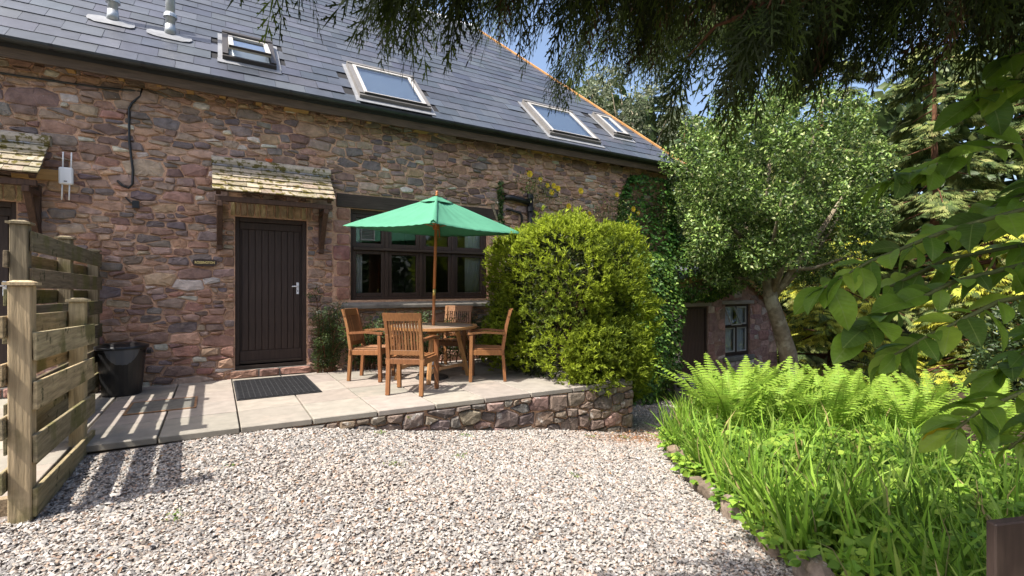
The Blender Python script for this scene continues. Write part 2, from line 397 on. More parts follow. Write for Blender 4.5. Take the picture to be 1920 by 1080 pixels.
def pebbles(n, seed):
    rg = np.random.default_rng(seed); P = []
    # closer spacing where the gravel is near and seen large
    X = rg.uniform(-1.7, 8.6, n * 4); Y = rg.uniform(0.6, 7.0, n * 4)
    d = X * 0.518 + Y * 0.855; r = X * 0.855 - Y * 0.518
    ok = (d > 0.9) & (np.abs(r / d) < 1.12) & (X < bed_x(Y) + 0.15) & ((Y < 5.02) | (X > 4.9)) & ((X > -1.0) | (Y < 3.95))
    keep = rg.random(len(X)) < np.clip((4.6 / np.maximum(d, 0.9)) ** 0.7, 0, 1)
    X = X[ok & keep][:n]; Y = Y[ok & keep][:n]; m = len(X)
    s = rg.uniform(0.0058, 0.0105, m) * (1 + 0.5 * (rg.random(m) < 0.1)); d = X * 0.518 + Y * 0.855; s = s * np.interp(d, [1, 4, 8], [0.92, 1.12, 1.35])
    C = np.array([(-1.25, -.2, 0), (.1, -1.25, -.1), (1.25, .1, .1), (-.1, 1.25, 0), (0, 0, 1.1)], float)
    V = C[None] * (1 + rg.uniform(-0.45, 0.25, (m, 5, 3)) + rg.normal(0, .18, (m, 5, 3))) * np.stack([s * rg.uniform(.8, 1.5, m), s * rg.uniform(.7, 1.1, m), s * rg.uniform(.35, .75, m)], 1)[:, None, :]
    a = rg.uniform(0, 6.28, m); b = rg.normal(0, 0.38, m); c = rg.normal(0, 0.38, m)
    ca, sa, cb, sb, cc, sn = np.cos(a), np.sin(a), np.cos(b), np.sin(b), np.cos(c), np.sin(c)
    x, y, z = V[..., 0], V[..., 1], V[..., 2]
    y, z = y * cb[:, None] - z * sb[:, None], y * sb[:, None] + z * cb[:, None]
    x, z = x * cc[:, None] + z * sn[:, None], -x * sn[:, None] + z * cc[:, None]
    x, y = x * ca[:, None] - y * sa[:, None], x * sa[:, None] + y * ca[:, None]
    mound = 0.016 * np.sin(X * 2.1 + 1) * np.sin(Y * 1.7)
    V = np.stack([x + X[:, None], y + Y[:, None], z + (g(X, Y) + 0.006 + mound + rg.uniform(0, 0.010, m))[:, None]], 2)
    F = (np.array([(0, 1, 4), (1, 2, 4), (2, 3, 4), (3, 0, 4)])[None] + (np.arange(m) * 5)[:, None, None]).reshape(-1, 3)
    pal = np.array([(.42, .40, .38), (.35, .335, .32), (.27, .26, .255), (.42, .355, .305), (.34, .25, .20), (.52, .50, .48), (.19, .18, .18)])
    k = rg.choice(7, m, p=[.24, .22, .16, .14, .07, .09, .08]); T = pal[k] * rg.uniform(.70, 1.04, (m, 1)) * np.array((.96, .935, .895))
    br = np.clip(np.sin(X * 1.3 + 0.5) * np.sin(Y * 1.9 + X) - 0.55, 0, 1)[:, None] * 0.8          # patches with more buff chips
    T = T * (1 - br * 0.3) + np.array((.48, .36, .27)) * br * 0.3
    leaf = np.exp(-(((X - 4.75) / .8) ** 2 + ((Y - 4.55) / .3) ** 2))[:, None] * (rg.random((m, 1)) < .6)  # dropped brown leaves by the wall
    T = T * (1 - leaf) + np.array((.24, .12, .06)) * leaf
    return V.reshape(-1, 3), F, np.repeat(T, 5, 0)
pv, pf, pt = pebbles(122000, 5)
tag(mesh_obj('gravel', pv, pf, M['gravel'], None, pt), 'pale grey and buff stone chippings covering the yard', 'gravel', kind='stuff')

# ------------------------------------------------------------------ patio of slabs
patio = tag(empty('patio', (1.8, 6.3, 0)), kind='structure')
b = MB(); b.box(-0.98, 4.80, 5.13, 7.80, -1.0, -0.045); b.box(-5.5, -0.985, 4.12, 7.80, -1.0, -0.046); b.build('bedding', M['bedding'], patio)
rd = random.Random(3)
def slab(x0, x1, y0, y1):
    c = jit(rd.choice([(.275, .248, .212), (.30, .268, .228), (.25, .228, .195), (.29, .254, .218)]), 0.07)
    z = rd.uniform(-0.003, 0.003); m = MB(); q = 0.007
    m.box(x0 + q, x1 - q, y0 + q, y1 - q, -0.052, z, c)
    m.build('paving_slab', M['paving'], patio, bevel=0.004)
ys = [5.72, 6.33, 6.94, 7.55, 7.795]
xs = [-0.98, -0.42, 0.19, 0.80, 1.42, 2.04, 2.63, 3.24, 3.86, 4.44, 4.86]
for i in range(len(xs) - 1):
    e = lambda x: 5.10 - 0.045 * (x + 0.9)          # the front edge runs slightly askew
    x0, x1 = xs[i], xs[i + 1]; c = jit(rd.choice([(.275, .248, .212), (.30, .268, .228), (.25, .228, .195)]), 0.06)
    m = MB(); q = 0.007; y0, y1 = e(x0), e(x1)
    m.add([(x0 + q, y0, -.055), (x1 - q, y1, -.055), (x1 - q, 5.716, -.055), (x0 + q, 5.716, -.055), (x0 + q, y0, .001), (x1 - q, y1, .001), (x1 - q, 5.716, .001), (x0 + q, 5.716, .001)], BOXF, c)
    m.build('paving_slab', M['paving'], patio, bevel=0.006)
    off = 0.0
    for j in range(len(ys) - 1): slab(x0, x1, ys[j], ys[j + 1])
nx = [-4.6, -3.99, -3.38, -2.77, -2.16, -1.55, -0.985]; ny = [4.10, 4.72, 5.33, 5.94, 6.55, 7.16, 7.795]
for i in range(6):
    for j in range(6): slab(nx[i], nx[i + 1], ny[j], ny[j + 1])
m = MB(); m.box(-4.6, -1.02, 4.04, 4.095, -0.26, 0.01, (.26, .20, .13)); m.build('edge_board', M['fence'], patio, bevel=.004)

# dwarf wall of stones holding up the patio
gw = empty('retaining_wall', (2.6, 4.97, -0.3), 'low wall of dark lichened stones holding up the patio edge', 'stone wall')
b = MB(); top = -0.058
for k in range(12):
    x0 = 0.2 + k * (4.80 - 0.2) / 12; x1 = x0 + (4.80 - 0.2) / 12; y = 5.035 - 0.045 * (x0 - 1)
    b.box(x0, x1, y, y + 0.2, -0.95, top)
b.box(4.62, 4.80, 5.0, 7.79, -1.25, top - .002); b.build('mortar', M['mortar'], gw)
fy = lambda x: 5.035 - 0.045 * (x - 1)
def under(P):
    P = clip_poly(P, 0, 1, top - 0.006)
    if len(P) < 3: return P
    return P
PAL2 = [(.16, .125, .105), (.20, .155, .125), (.135, .115, .105), (.235, .165, .13), (.17, .13, .105)]
rs = random.Random(8)
for P in rubble(0.25, 4.86, -0.85, top, [(60, .09, .11), (700, .06, .085), (1800, .035, .055)], 1.35, [], .0075, 21, under):
    cx = sum(p[0] for p in P) / len(P); cz = sum(p[1] for p in P) / len(P)
    if cz < g(cx, 4.9) - 0.08: continue
    V, F = stone_geom(P, rs, lambda x, z, d: (x, fy(x) - d, z), .02, .05)
    mesh_obj('stone', V, F, M['wallstone'], gw, jit(rs.choice(PAL2), .2))
for P in rubble(4.95, 7.6, -1.15, top, [(400, .10, .13), (500, .06, .09)], 1.35, [], .0075, 22, under):
    V, F = stone_geom(P, rs, lambda x, z, d: (4.80 + d, x, z), .02, .05)
    mesh_obj('stone', V, F, M['wallstone'], gw, jit(rs.choice(PAL2), .2))

# ------------------------------------------------------------------ cottage
WY = 7.8
cot = empty('cottage', (2, WY, 0), 'long red sandstone rubble cottage with grey slate roof and brown door', 'cottage')
wall = empty('wall', (2, WY, 1.8), parent=cot)
DOORS = [(0.23, 1.16), (-2.90, -1.97)]
WIN = (1.79, 4.22, 1.07, 2.50)
OPEN = [(a, c, -0.2, 2.26) for a, c in DOORS] + [WIN]
def pierced(b, x0, x1, z0, z1, y0, y1, opens):
    xs = sorted(set([x0, x1] + [v for o in opens for v in o[:2]])); zs = sorted(set([z0, z1] + [min(max(v, z0), z1) for o in opens for v in o[2:]]))
    for i in range(len(xs) - 1):
        for j in range(len(zs) - 1):
            cx = (xs[i] + xs[i + 1]) / 2; cz = (zs[j] + zs[j + 1]) / 2
            if any(o[0] < cx < o[1] and o[2] < cz < o[3] for o in opens): continue
            b.box(xs[i], xs[i + 1], y0, y1, zs[j], zs[j + 1])
b = MB(); pierced(b, -6.5, 8.9, -1.3, 3.95, WY, WY + 0.5, OPEN); b.build('mortar', M['mortar'], wall)
SLOPE = 0.92; TH = math.atan(SLOPE); CS, SN = math.cos(TH), math.sin(TH); EY, EZ = 7.46, 4.0
vx = lambda y: 9.07 - 0.555 * (y - 7.7)            # the verge runs back askew
b = MB()
b.box(-6.5, 7.0, 17.0, 17.4, -1.3, 4.4); b.box(-6.5, -6.1, 8.3, 17.0, -1.3, 4.0)
b.add([(-6.5, 8.3, 3.9), (-6.1, 8.3, 3.9), (-6.1, 12.5, 8.5), (-6.5, 12.5, 8.5), (-6.5, 17, 4.3), (-6.1, 17, 4.3)], [(0, 1, 2, 3), (3, 2, 5, 4), (0, 3, 4), (1, 5, 2)])
b.add([(8.9, 8.28, -1.4), (6.2, 12.5, -1.4), (6.2, 17.0, -1.4), (8.9, 8.28, 4.6), (6.2, 12.5, 8.45), (6.2, 17.0, 4.3), (8.5, 8.28, -1.4), (5.8, 12.5, -1.4), (5.8, 17.0, -1.4), (8.5, 8.28, 4.6), (5.8, 12.5, 8.45), (5.8, 17.0, 4.3)],
      [(0, 1, 4, 3), (1, 2, 5, 4), (7, 6, 9, 10), (8, 7, 10, 11), (3, 4, 10, 9), (4, 5, 11, 10)])
b.box(-6.1, 8.4, 8.3, 16.99, -0.3, -0.02); b.build('inner_shell', M['plaster'], cot)
# rubble stones of the front wall; blocks beside the window and a stone arch over the door are laid separately
QUOIN = (1.53, 1.79, 1.07, 2.50); ARCH = [(a - 0.06, c + 0.06, 2.26, 2.47) for a, c in DOORS]
LINTEL = (1.58, 4.50, 2.50, 2.73); SILLR = (1.62, 4.45, 0.90, 1.07); STEP = [(a - .05, c + .05, -.2, .0) for a, c in DOORS]
keepout = [(a, c, -0.2, 2.26) for a, c in DOORS] + [WIN, QUOIN, LINTEL, SILLR] + ARCH
PAL = [(.335, .205, .150), (.30, .195, .148), (.255, .190, .162), (.375, .225, .155), (.34, .24, .185), (.245, .180, .155), (.42, .27, .19), (.36, .265, .205), (.29, .17, .128), (.225, .155, .128), (.39, .25, .17), (.20, .165, .15), (.185, .125, .108), (.225, .14, .112), (.17, .135, .13)]
pieces = []; rs = random.Random(5)
place = lambda x, z, d: (x, WY - d, z)
polys = rubble(-6.4, 8.85, -1.0, 3.93, [(60, .095, .13), (480, .065, .09), (6000, .040, .060), (28000, .023, .037)], 1.95, keepout, .0062, 31)
for P in polys:
    V, F = stone_geom(P, rs, place, .008, .042)
    cx = sum(p[0] for p in P) / len(P); cz = sum(p[1] for p in P) / len(P)
    c = rs.choice(PAL)
    if cz < 0.7 and rs.random() < .5: c = rs.choice([(.30, .165, .128), (.26, .165, .142), (.34, .21, .155)])
    if cx > 4.2 and rs.random() < .4: c = (.44, .28, .20)
    if rs.random() < .035: c = (.50, .45, .38)
    pieces.append((shown((cx, WY, cz), abs(parea(P))) if cx < 5.2 or cz > 2.4 else 0, V, F, jit(tuple(v_ * 1.1 for v_ in c), .16)))
def block(x0, x1, z0, z1, c, pc=pieces, place=place, hm=(.012, .03), gap=.007):
    P = [(x0 + gap, z0 + gap), (x1 - gap, z0 + gap), (x1 - gap, z1 - gap), (x0 + gap, z1 - gap)]; Q = []
    for k in range(4):
        p = P[k]; q = P[(k + 1) % 4]
        for t in (.1, .5, .9): Q.append((p[0] + (q[0] - p[0]) * t + rs.uniform(-.005, .005), p[1] + (q[1] - p[1]) * t + rs.uniform(-.005, .005)))
    V, F = stone_geom(Q, rs, place, *hm); pc.append((shown(place((x0 + x1) / 2, (z0 + z1) / 2, 0), (x1 - x0) * (z1 - z0)), V, F, jit(c, .18)))
z = QUOIN[2]; k = 0
while z < QUOIN[3] - .08:
    h = min(rs.uniform(.17, .25), QUOIN[3] - z); block(QUOIN[0] + (.0 if k % 2 else .05), QUOIN[1], z, z + h, rs.choice([(.36, .19, .14), (.32, .175, .14), (.30, .19, .155)])); z += h; k += 1
for a in ARCH:
    x = a[0]
    while x < a[1] - .03:
        w = rs.uniform(.055, .11); block(x, min(x + w, a[1]), a[2], a[3], rs.choice([(.36, .26, .15), (.30, .21, .13), (.42, .30, .17)])); x += w
block(0.60, 0.77, 3.05, 3.12, (.60, .17, .075))          # one red brick above the canopy
lay_pieces(pieces, 'stone', M['stone'], wall, 'smaller_stones')

# eaves: soffit timbers, fascia, gutter
m = MB(); m.box(-6.5, 8.95, 7.53, 7.565, 3.815, 3.965); m.build('fascia', mat('fascia_board', (.105, .072, .048), .8, .2, tint=False, grain=((.5, 8, 8), 7, .55, 1.35), bump=('grain', .5, .006)), cot)
m = MB(); m.box(-6.5, 8.95, 7.567, 8.0, 3.968, 3.99); m.build('soffit', M['deck'], cot)
rs = random.Random(14)
for k in range(34):
    x = -4.2 + k * 0.39 + rs.uniform(-.06, .06)
    if x > 8.7: break
    pl = rs.random(); w = rs.uniform(.05, .09) if pl < .6 else rs.uniform(.18, .34)
    m = MB(); m.box(x, x + w, 7.575, 7.86, 3.855 + rs.uniform(-.02, .01), 3.963); m.build('rafter_end', M['pale'] if rs.random() < .55 else M['bracket'], cot, bevel=.004)
prof = [(-.056, .0), (-.052, -.026), (-.037, -.046), (-.013, -.057), (.013, -.057), (.037, -.046), (.052, -.026), (.056, .0)]
V = []; F = []
for x in (-6.5, 9.05):
    for p in prof: V.append((x, 7.466 + p[0], 4.015 + p[1]))
    for p in prof: V.append((x, 7.466 + p[0] * .94, 4.015 + p[1] * .94))
for j in range(7): F += [(j, j + 1, 16 + j + 1, 16 + j), (8 + j + 1, 8 + j, 24 + j, 24 + j + 1)]
F += [(0, 16, 24, 8), (7, 15, 31, 23)]
gut = mesh_obj('gutter', V, F, M['gutter'], cot)
for k in range(16):
    x = -4.1 + k * .83; m = MB()
    m.add([(x + dx, 7.466 + p[0] * 1.07, 4.015 + p[1] * 1.07) for dx in (0, .035) for p in prof], [(j, j + 1, 8 + j + 1, 8 + j) for j in range(7)]); m.build('gutter_bracket', M['black'], gut)

# roof
roof = empty('roof', (2, 10, 6), parent=cot)
def on_roof(x, s, n): return (x, EY + s * CS - n * SN, EZ + s * SN + n * CS)
SL = (12.5 - EY) / CS
b = MB(); q = vx(12.5)
b.add([on_roof(-6.6, 0, 0), on_roof(vx(EY) - .02, 0, 0), on_roof(q, SL, 0), on_roof(-6.6, SL, 0), on_roof(-6.6, 0, -.10), on_roof(vx(EY) - .02, 0, -.10), on_roof(q, SL, -.10), on_roof(-6.6, SL, -.10)],
      [(0, 1, 2, 3), (7, 6, 5, 4), (0, 4, 5, 1), (1, 5, 6, 2), (3, 2, 6, 7), (0, 3, 7, 4)])
ez = EZ + SL * SN
b.add([(-6.6, 12.51, ez), (q, 12.51, ez), (q + .2, 17.6, ez - 4.6), (-6.6, 17.6, ez - 4.6), (-6.6, 12.51, ez - .1), (q, 12.51, ez - .1), (q + .2, 17.6, ez - 4.7), (-6.6, 17.6, ez - 4.7)],
      [(0, 1, 2, 3), (7, 6, 5, 4), (0, 4, 5, 1), (1, 5, 6, 2), (2, 6, 7, 3), (3, 7, 4, 0)])
b.build('roof_deck', M['deck'], roof)
RW = [(0.03, 0.81, 7.86, 8.62), (1.83, 3.09, 7.56, 8.56), (5.40, 6.78, 7.58, 8.67), (7.47, 8.12, 8.05, 8.88)]
ex, sw = 0.285, 0.385; pieces = []; rs = random.Random(9)
for r in range(int(SL / ex) + 1):
    s0 = r * ex - (.03 if r == 0 else 0); x = -6.6 + (sw / 2 if r % 2 else 0); yy = EY + s0 * CS
    while x < vx(yy) - .04:
        x1 = min(x + sw - .004, vx(yy + .1) - .01); s1 = min(s0 + ex * 1.22, SL)
        ym = EY + (s0 + ex / 2) * CS
        if x1 - x > .04 and s1 - s0 > .05 and not any(w[0] - .03 < (x + x1) / 2 < w[1] + .03 and w[2] - .02 < ym < w[3] + .02 for w in RW):
            e = rs.uniform(-.002, .004) + (.006 if rs.random() < .04 else 0); dz = rs.uniform(-.006, .006) - (.03 if rs.random() < .012 else 0)
            V = [on_roof(x, s0 + dz, .013 + e), on_roof(x1, s0 + dz, .013 + e + rs.uniform(-.001, .001)), on_roof(x1, s1, .004), on_roof(x, s1, .004),
                 on_roof(x, s0 + dz, .020 + e), on_roof(x1, s0 + dz, .020 + e), on_roof(x1, s1, .011), on_roof(x, s1, .011)]
            c = jit(rs.choice([(.066, .073, .088), (.058, .065, .080), (.073, .079, .092), (.052, .059, .074)]), .13)
            pieces.append((shown(on_roof((x + x1) / 2, s0 + .1, 0), (x1 - x) * ex), V, BOXF, c))
        x += sw
lay_pieces(pieces, 'slate', M['slate'], roof, 'farther_slates')
m = MB()
for s in range(12):
    sa, sb = SL * s / 12, SL * (s + 1) / 12; pa = on_roof(vx(EY + sa * CS) + .03, sa, .0); pb = on_roof(vx(EY + sb * CS) + .03, sb, .0)
    m.bar(pa, pb, .05, .09, (0, -SN, CS))
m.build('verge_board', M['verge'], roof)
m = MB(); m.tube([(-6.6, 12.5, ez + .02), (q, 12.5, ez + .02)], .11, 8); m.build('ridge_tile', M['slate'], roof)

def rbox(b, x0, x1, s0, s1, n0, n1, col=(1, 1, 1), tilt=0, sp=0):
    V = []
    for n in (n0, n1):
        for x, s in ((x0, s0), (x1, s0), (x1, s1), (x0, s1)): V.append(on_roof(x, s, n + (sp - s) * tilt))
    b.add(V, BOXF, col)
for k, (x0, x1, y0, y1) in enumerate(RW):
    s0 = (y0 - EY) / CS; s1 = (y1 - EY) / CS; big = x1 - x0 > 1
    rw = empty('roof_window', on_roof((x0 + x1) / 2, (s0 + s1) / 2, 0), parent=cot)
    b = MB(); rbox(b, x0 - .01, x1 + .01, s0 - .03, s0 + .10, .018, .030); rbox(b, x0 - .005, x0 + .08, s0 + .10, s1 + .03, .018, .031); rbox(b, x1 - .08, x1 + .02, s0 + .10, s1 + .03, .018, .031); rbox(b, x0 + .08, x1 - .08, s1 - .06, s1 + .03, .018, .031)
    b.build('flashing', M['lead'], rw)
    f = .07; i0, i1, j0, j1 = x0 + .05, x1 - .05, s0 + .08, s1 - .03
    b = MB(); rbox(b, i0, i1, j1 - f, j1, .028, .12); rbox(b, i0, i1, j0, j0 + .05, .028, .085); rbox(b, i0, i0 + f, j0 + .05, j1 - f, .028, .105); rbox(b, i1 - f, i1, j0 + .05, j1 - f, .028, .105)
    b.build('frame', M['darkmetal'] if k == 0 else M['alu'], rw)
    ti = 0.16 if k == 0 else 0.0; sp = (j0 + j1) / 2
    b = MB(); a0, a1, c0, c1 = i0 + f + .005, i1 - f - .005, j0 + .055, j1 - f - .005; e = .05 if big else .06
    lo, hi = (.10, .15) if k == 0 else (.06, .11)
    rbox(b, a0, a1, c0, c0 + e, lo, hi, tilt=ti, sp=sp); rbox(b, a0, a1, c1 - e, c1, lo, hi, tilt=ti, sp=sp); rbox(b, a0, a0 + e, c0 + e, c1 - e, lo, hi, tilt=ti, sp=sp); rbox(b, a1 - e, a1, c0 + e, c1 - e, lo, hi, tilt=ti, sp=sp)
    b.build('sash', M['sash'], rw)
    mesh_obj('pane', [on_roof(x_, s_, hi - .016 + (sp - s_) * ti) for x_, s_ in ((a0 + e, c0 + e), (a1 - e, c0 + e), (a1 - e, c1 - e), (a0 + e, c1 - e))], [(0, 1, 2, 3)], M['glass'], rw)
    b = MB(); rbox(b, a0 + .002, a1 - .002, c0 + .002, c1 - .002, .034, .04); b.build('blind', M['blind'], rw)
    b = MB(); rbox(b, a0, a1, c0 - .012, c0 + .002, hi - .02, hi + .012, tilt=ti, sp=sp); b.build('bottom_trim', M['darkmetal'], rw)
for x, y in ((-1.17, 8.32), (-0.54, 8.28)):
    fl = empty('flue_pipe', (x, y, EZ + (y - EY) * SLOPE), parent=cot); z0 = EZ + (y - EY) * SLOPE
    m = MB(); m.tube([(x, y, z0 - .05), (x, y, z0 + 1.5)], .056, 16); m.build('pipe', M['steel'], fl, smooth=True)
    m = MB(); m.tube([(x, y, z0 + .26), (x, y, z0 + .30), (x, y, z0 + .325)], [.082, .078, .060], 16); m.build('collar', M['steel'], fl)
    m = MB(); m.tube([(x, y, z0 + .02), (x, y, z0 + .10), (x, y, z0 + .16)], [.075, .064, .060], 16); m.build('cone', M['steel'], fl, smooth=True)
    s = (y - EY) / CS; V = []; n = 20; rr = random.Random(int(x * 100))
    for q_ in range(n):
        t = 6.2832 * q_ / n; ux = math.copysign(abs(math.cos(t)) ** .55, math.cos(t)); us = math.copysign(abs(math.sin(t)) ** .55, math.sin(t))
        V.append(on_roof(x + .25 * ux + rr.uniform(-.015, .015), s - .05 + .12 * us + rr.uniform(-.012, .012), .03 + rr.uniform(0, .006)))
    V.append(on_roof(x, s, .05)); mesh_obj('flashing', V, [(j, (j + 1) % n, n) for j in range(n)], M['lead'], fl)

# doors with planks, frames, canopies
def make_door(xa, xb, first):
    d = empty('door', ((xa + xb) / 2, WY, 1.2), parent=cot)
    b = MB(); b.box(xa, xa + .055, WY + .05, WY + .15, .17, 2.26); b.box(xb - .055, xb, WY + .05, WY + .15, .17, 2.26); b.box(xa + .055, xb - .055, WY + .05, WY + .15, 2.195, 2.26); b.build('frame', M['oak'], d, bevel=.004)
    b = MB(); b.box(xa + .057, xb - .057, WY + .10, WY + .135, .20, 2.193); b.build('backing', M['oak'], d)
    n = 9; x0 = xa + .085; w = (xb - .085 - x0) / n
    for k in range(n):
        b = MB(); b.box(x0 + k * w + .0035, x0 + (k + 1) * w - .0035, WY + .082, WY + .102, .37, 2.09); b.build('plank', M['oak'], d, bevel=.004)
    b = MB(); b.box(xa + .059, xb - .059, WY + .080, WY + .101, .215, .365); b.build('bottom_rail', M['oak'], d, bevel=.004)
    b = MB(); b.box(xa + .059, xb - .059, WY + .080, WY + .101, 2.095, 2.19); b.build('top_rail', M['oak'], d, bevel=.004)
    b = MB(); b.bar((xa + .06, WY + .075, .205), (xb - .06, WY + .075, .205), .05, .03); b.build('weather_bar', M['oakrail'], d)
    b = MB(); b.box(xa - .01, xb + .01, WY + .01, WY + .16, .12, .168); b.build('threshold', M['oakrail'], d, bevel=.004)
    b = MB(); b.box(xb - .135, xb - .100, WY + .070, WY + .0795, 1.17, 1.34); b.build('handle_plate', M['whiteplastic'], d, bevel=.003)
    b = MB(); b.tube([(xb - .118, WY + .07, 1.285), (xb - .118, WY + .035, 1.285), (xb - .20, WY + .032, 1.283)], .009, 8); b.build('handle', M['whiteplastic'], d, smooth=True)
    b = MB(); b.tube([(xb - .118, WY + .0705, 1.215), (xb - .118, WY + .066, 1.215)], .008, 8); b.build('keyhole', M['iron'], d)
    pc = []
    x = xa - .06
    while x < xb + .04:
        w = random.uniform(.25, .5); block(x, min(x + w, xb + .06), .0, .118, (.27, .16, .125), pc, lambda x, z, d_: (x, WY - .03 - d_, z), (.02, .04)); x += w
    st = MB(); st.box(xa - .05, xb + .05, WY - .03, WY + .16, -.1, .116); so = st.build('step', M['sill'], d)
    for p_ in pc: mesh_obj('stone', p_[1], p_[2], M['stone'], d, p_[3])
for i, (a, c) in enumerate(DOORS): make_door(a, c, i == 0)

def make_canopy(xa, xb, seed):
    rs = random.Random(seed); cn = empty('door_canopy', ((xa + xb) / 2, WY, 2.7), parent=cot)
    y0, z0, y1, z1 = WY - .02, 2.975, 7.33, 2.515                    # slope of the little roof
    L = math.hypot(y1 - y0, z1 - z0); ty, tz = (y1 - y0) / L, (z1 - z0) / L; ny, nz = tz, -ty      # outward normal
    if nz < 0: ny, nz = -ny, -nz
    P = lambda x, s, n: (x, y0 + ty * s + ny * n, z0 + tz * s + nz * n)
    rows = 6; eh = L / rows
    for r in range(rows):
        x = xa - (rs.uniform(0, .12) if r % 2 else 0)
        while x < xb - .02:
            w = rs.uniform(.16, .27); x0 = max(x, xa); x1 = min(x + w, xb)
            if xb - x1 < .06: x1 = xb
            if x1 - x0 > .03:
                s0, s1 = r * eh - (.02 if r else 0), (r + 1) * eh + rs.uniform(.002, .018); up = rs.uniform(0, .006); skew = rs.uniform(-.006, .006)
                V = [P(x0 + .002, s0, .0), P(x1 - .002, s0, .0), P(x1 - .002, s1 + skew, .017 + up), P(x0 + .002, s1, .017 + up), P(x0 + .002, s0, .017), P(x1 - .002, s0, .017), P(x1 - .002, s1 + skew, .036 + up), P(x0 + .002, s1, .036 + up)]
                c = rs.choice([(.26, .26, .26), (.22, .22, .23), (.30, .28, .26)]) if r == 0 else rs.choice([(.37, .31, .225), (.33, .275, .20), (.41, .35, .26), (.28, .235, .17)])
                mesh_obj('roof_tile', V, [f[::-1] for f in BOXF], M['tile'], cn, jit(c, .12))
            x = x1 if x1 < xb else xb
    for xs_, xe in ((xa - .01, xa + .78), (xa + .785, xb + .01)):
        m = MB(); m.tube([(xs_, WY - .055, 2.985), (xe, WY - .055, 2.985)], .066, 10, (.42, .36, .29)); m.build('ridge_cap', M['tile'], cn, smooth=False)
    b = MB(); b.add([P(xa + .02, .02, -.002), P(xb - .02, .02, -.002), P(xb - .02, L - .01, -.002), P(xa + .02, L - .01, -.002), P(xa + .02, .02, -.02), P(xb - .02, .02, -.02), P(xb - .02, L - .01, -.02), P(xa + .02, L - .01, -.02)], [f[::-1] for f in BOXF]); b.build('boarding', M['bracket'], cn)
    for k in range(5):
        x = xa + .07 + k * (xb - xa - .14) / 4; m = MB(); m.bar(P(x, .05, -.05), P(x, L - .02, -.05), .05, .055, (1, 0, 0)); m.build('rafter', M['bracket'], cn)
    m = MB(); m.box(xa + .03, xb - .03, 7.36, 7.42, 2.39, 2.455); m.build('front_beam', M['bracket'], cn, bevel=.004)
    for x in (xa + .085, xb - .115):
        br = empty('bracket', (x, WY, 2.2), parent=cn)
        m = MB()
        m.box(x - .035, x + .035, WY - .075, WY - .005, 1.78, 2.46)
        m.box(x - .033, x + .033, 7.34, WY - .078, 2.32, 2.388)
        m.bar((x, WY - .05, 1.86), (x, 7.42, 2.34), .062, .065, (1, 0, 0)); m.build('bracket_frame', M['bracket'], br, bevel=.005)
make_canopy(-0.04, 1.47, 1); make_canopy(-3.20, -1.67, 2)

# main window
wn_ = empty('window', (3.0, WY, 1.8), parent=cot)
b = MB(); yA, yB = WY + .07, WY + .16
b.box(WIN[0], WIN[0] + .05, yA, yB, 1.07, 2.5); b.box(4.17, 4.22, yA, yB, 1.07, 2.5); b.box(1.84, 4.17, yA, yB, 1.07, 1.115); b.box(1.84, 4.17, yA, yB, 2.435, 2.5)
for x in (2.385, 2.975, 3.565): b.box(x - .028, x + .028, yA, yB, 1.115, 1.862); b.box(x - .028, x + .028, yA, yB, 1.908, 2.435)
b.build('frame', M['oak'], wn_, bevel=.004)
b = MB(); b.box(1.841, 4.169, yA - .03, yB, 1.864, 1.906); b.build('transom', M['oakrail'], wn_, bevel=.004)
cols = [(1.842, 2.355), (2.415, 2.945), (3.005, 3.535), (3.595, 4.168)]
for (xa, xb) in cols:
    for z0, z1 in ((1.117, 1.860), (1.910, 2.433)):
        b = MB(); e = .055; ya, yb = yA + .012, yA + .062
        b.box(xa, xa + e, ya, yb, z0, z1); b.box(xb - e, xb, ya, yb, z0, z1); b.box(xa + e, xb - e, ya, yb, z0, z0 + e + .01); b.box(xa + e, xb - e, ya, yb, z1 - e, z1); b.build('casement', M['oak'], wn_, bevel=.004)
        t = random.uniform(-.004, .004)
        mesh_obj('pane', [(xa + e - .003, yA + .045 + t, z0 + e), (xb - e + .003, yA + .045 - t, z0 + e), (xb - e + .003, yA + .045 - t, z1 - e + .004), (xa + e - .003, yA + .045 + t, z1 - e + .004)], [(0, 1, 2, 3)], M['glass'], wn_)
b = MB(); b.box(LINTEL[0], 2.9, WY - .02, WY + .2, 2.505, 2.715); b.box(2.903, LINTEL[1], WY - .016, WY + .2, 2.502, 2.70); b.build('lintel', M['oakrail'], wn_, bevel=.008)
b = MB()
b.add([(1.63, WY - .10, .935), (4.44, WY - .10, .935), (4.44, WY + .075, .93), (1.63, WY + .075, .93), (1.63, WY - .10, .995), (4.44, WY - .10, .995), (4.40, WY + .075, 1.068), (1.70, WY + .075, 1.068)], BOXF); b.build('sill', M['sill'], wn_, bevel=.008)
def curtain(name, x0, x1, z0, z1, y, label, grp=None):
    V = []; F = []; n = 40
    for i in range(n + 1):
        x = x0 + (x1 - x0) * i / n
        for z, a in ((z0, 1.1), (z1, .7)): V.append((x + .006 * math.sin(i * 1.7), y + .018 * a * math.sin(i * 1.15) + .006 * math.sin(i * 2.9), z))
    for i in range(n): F.append((2 * i, 2 * i + 2, 2 * i + 3, 2 * i + 1))
    return tag(mesh_obj(name, V, F, M['curtain'], None, smooth=True), label, 'curtain', grp)
curtain('curtain', 1.78, 2.02, 1.08, 2.46, WY + .185, 'white curtain hanging behind the leftmost panes of the cottage window')
curtain('curtain', 3.84, 4.22, 1.08, 2.46, WY + .185, 'white curtain hanging behind the cottage window panes next to the bush')
v = empty('extractor_vent', (2.08, WY + .13, 2.12), 'square slatted vent set in the upper pane above the parasol edge', 'vent')
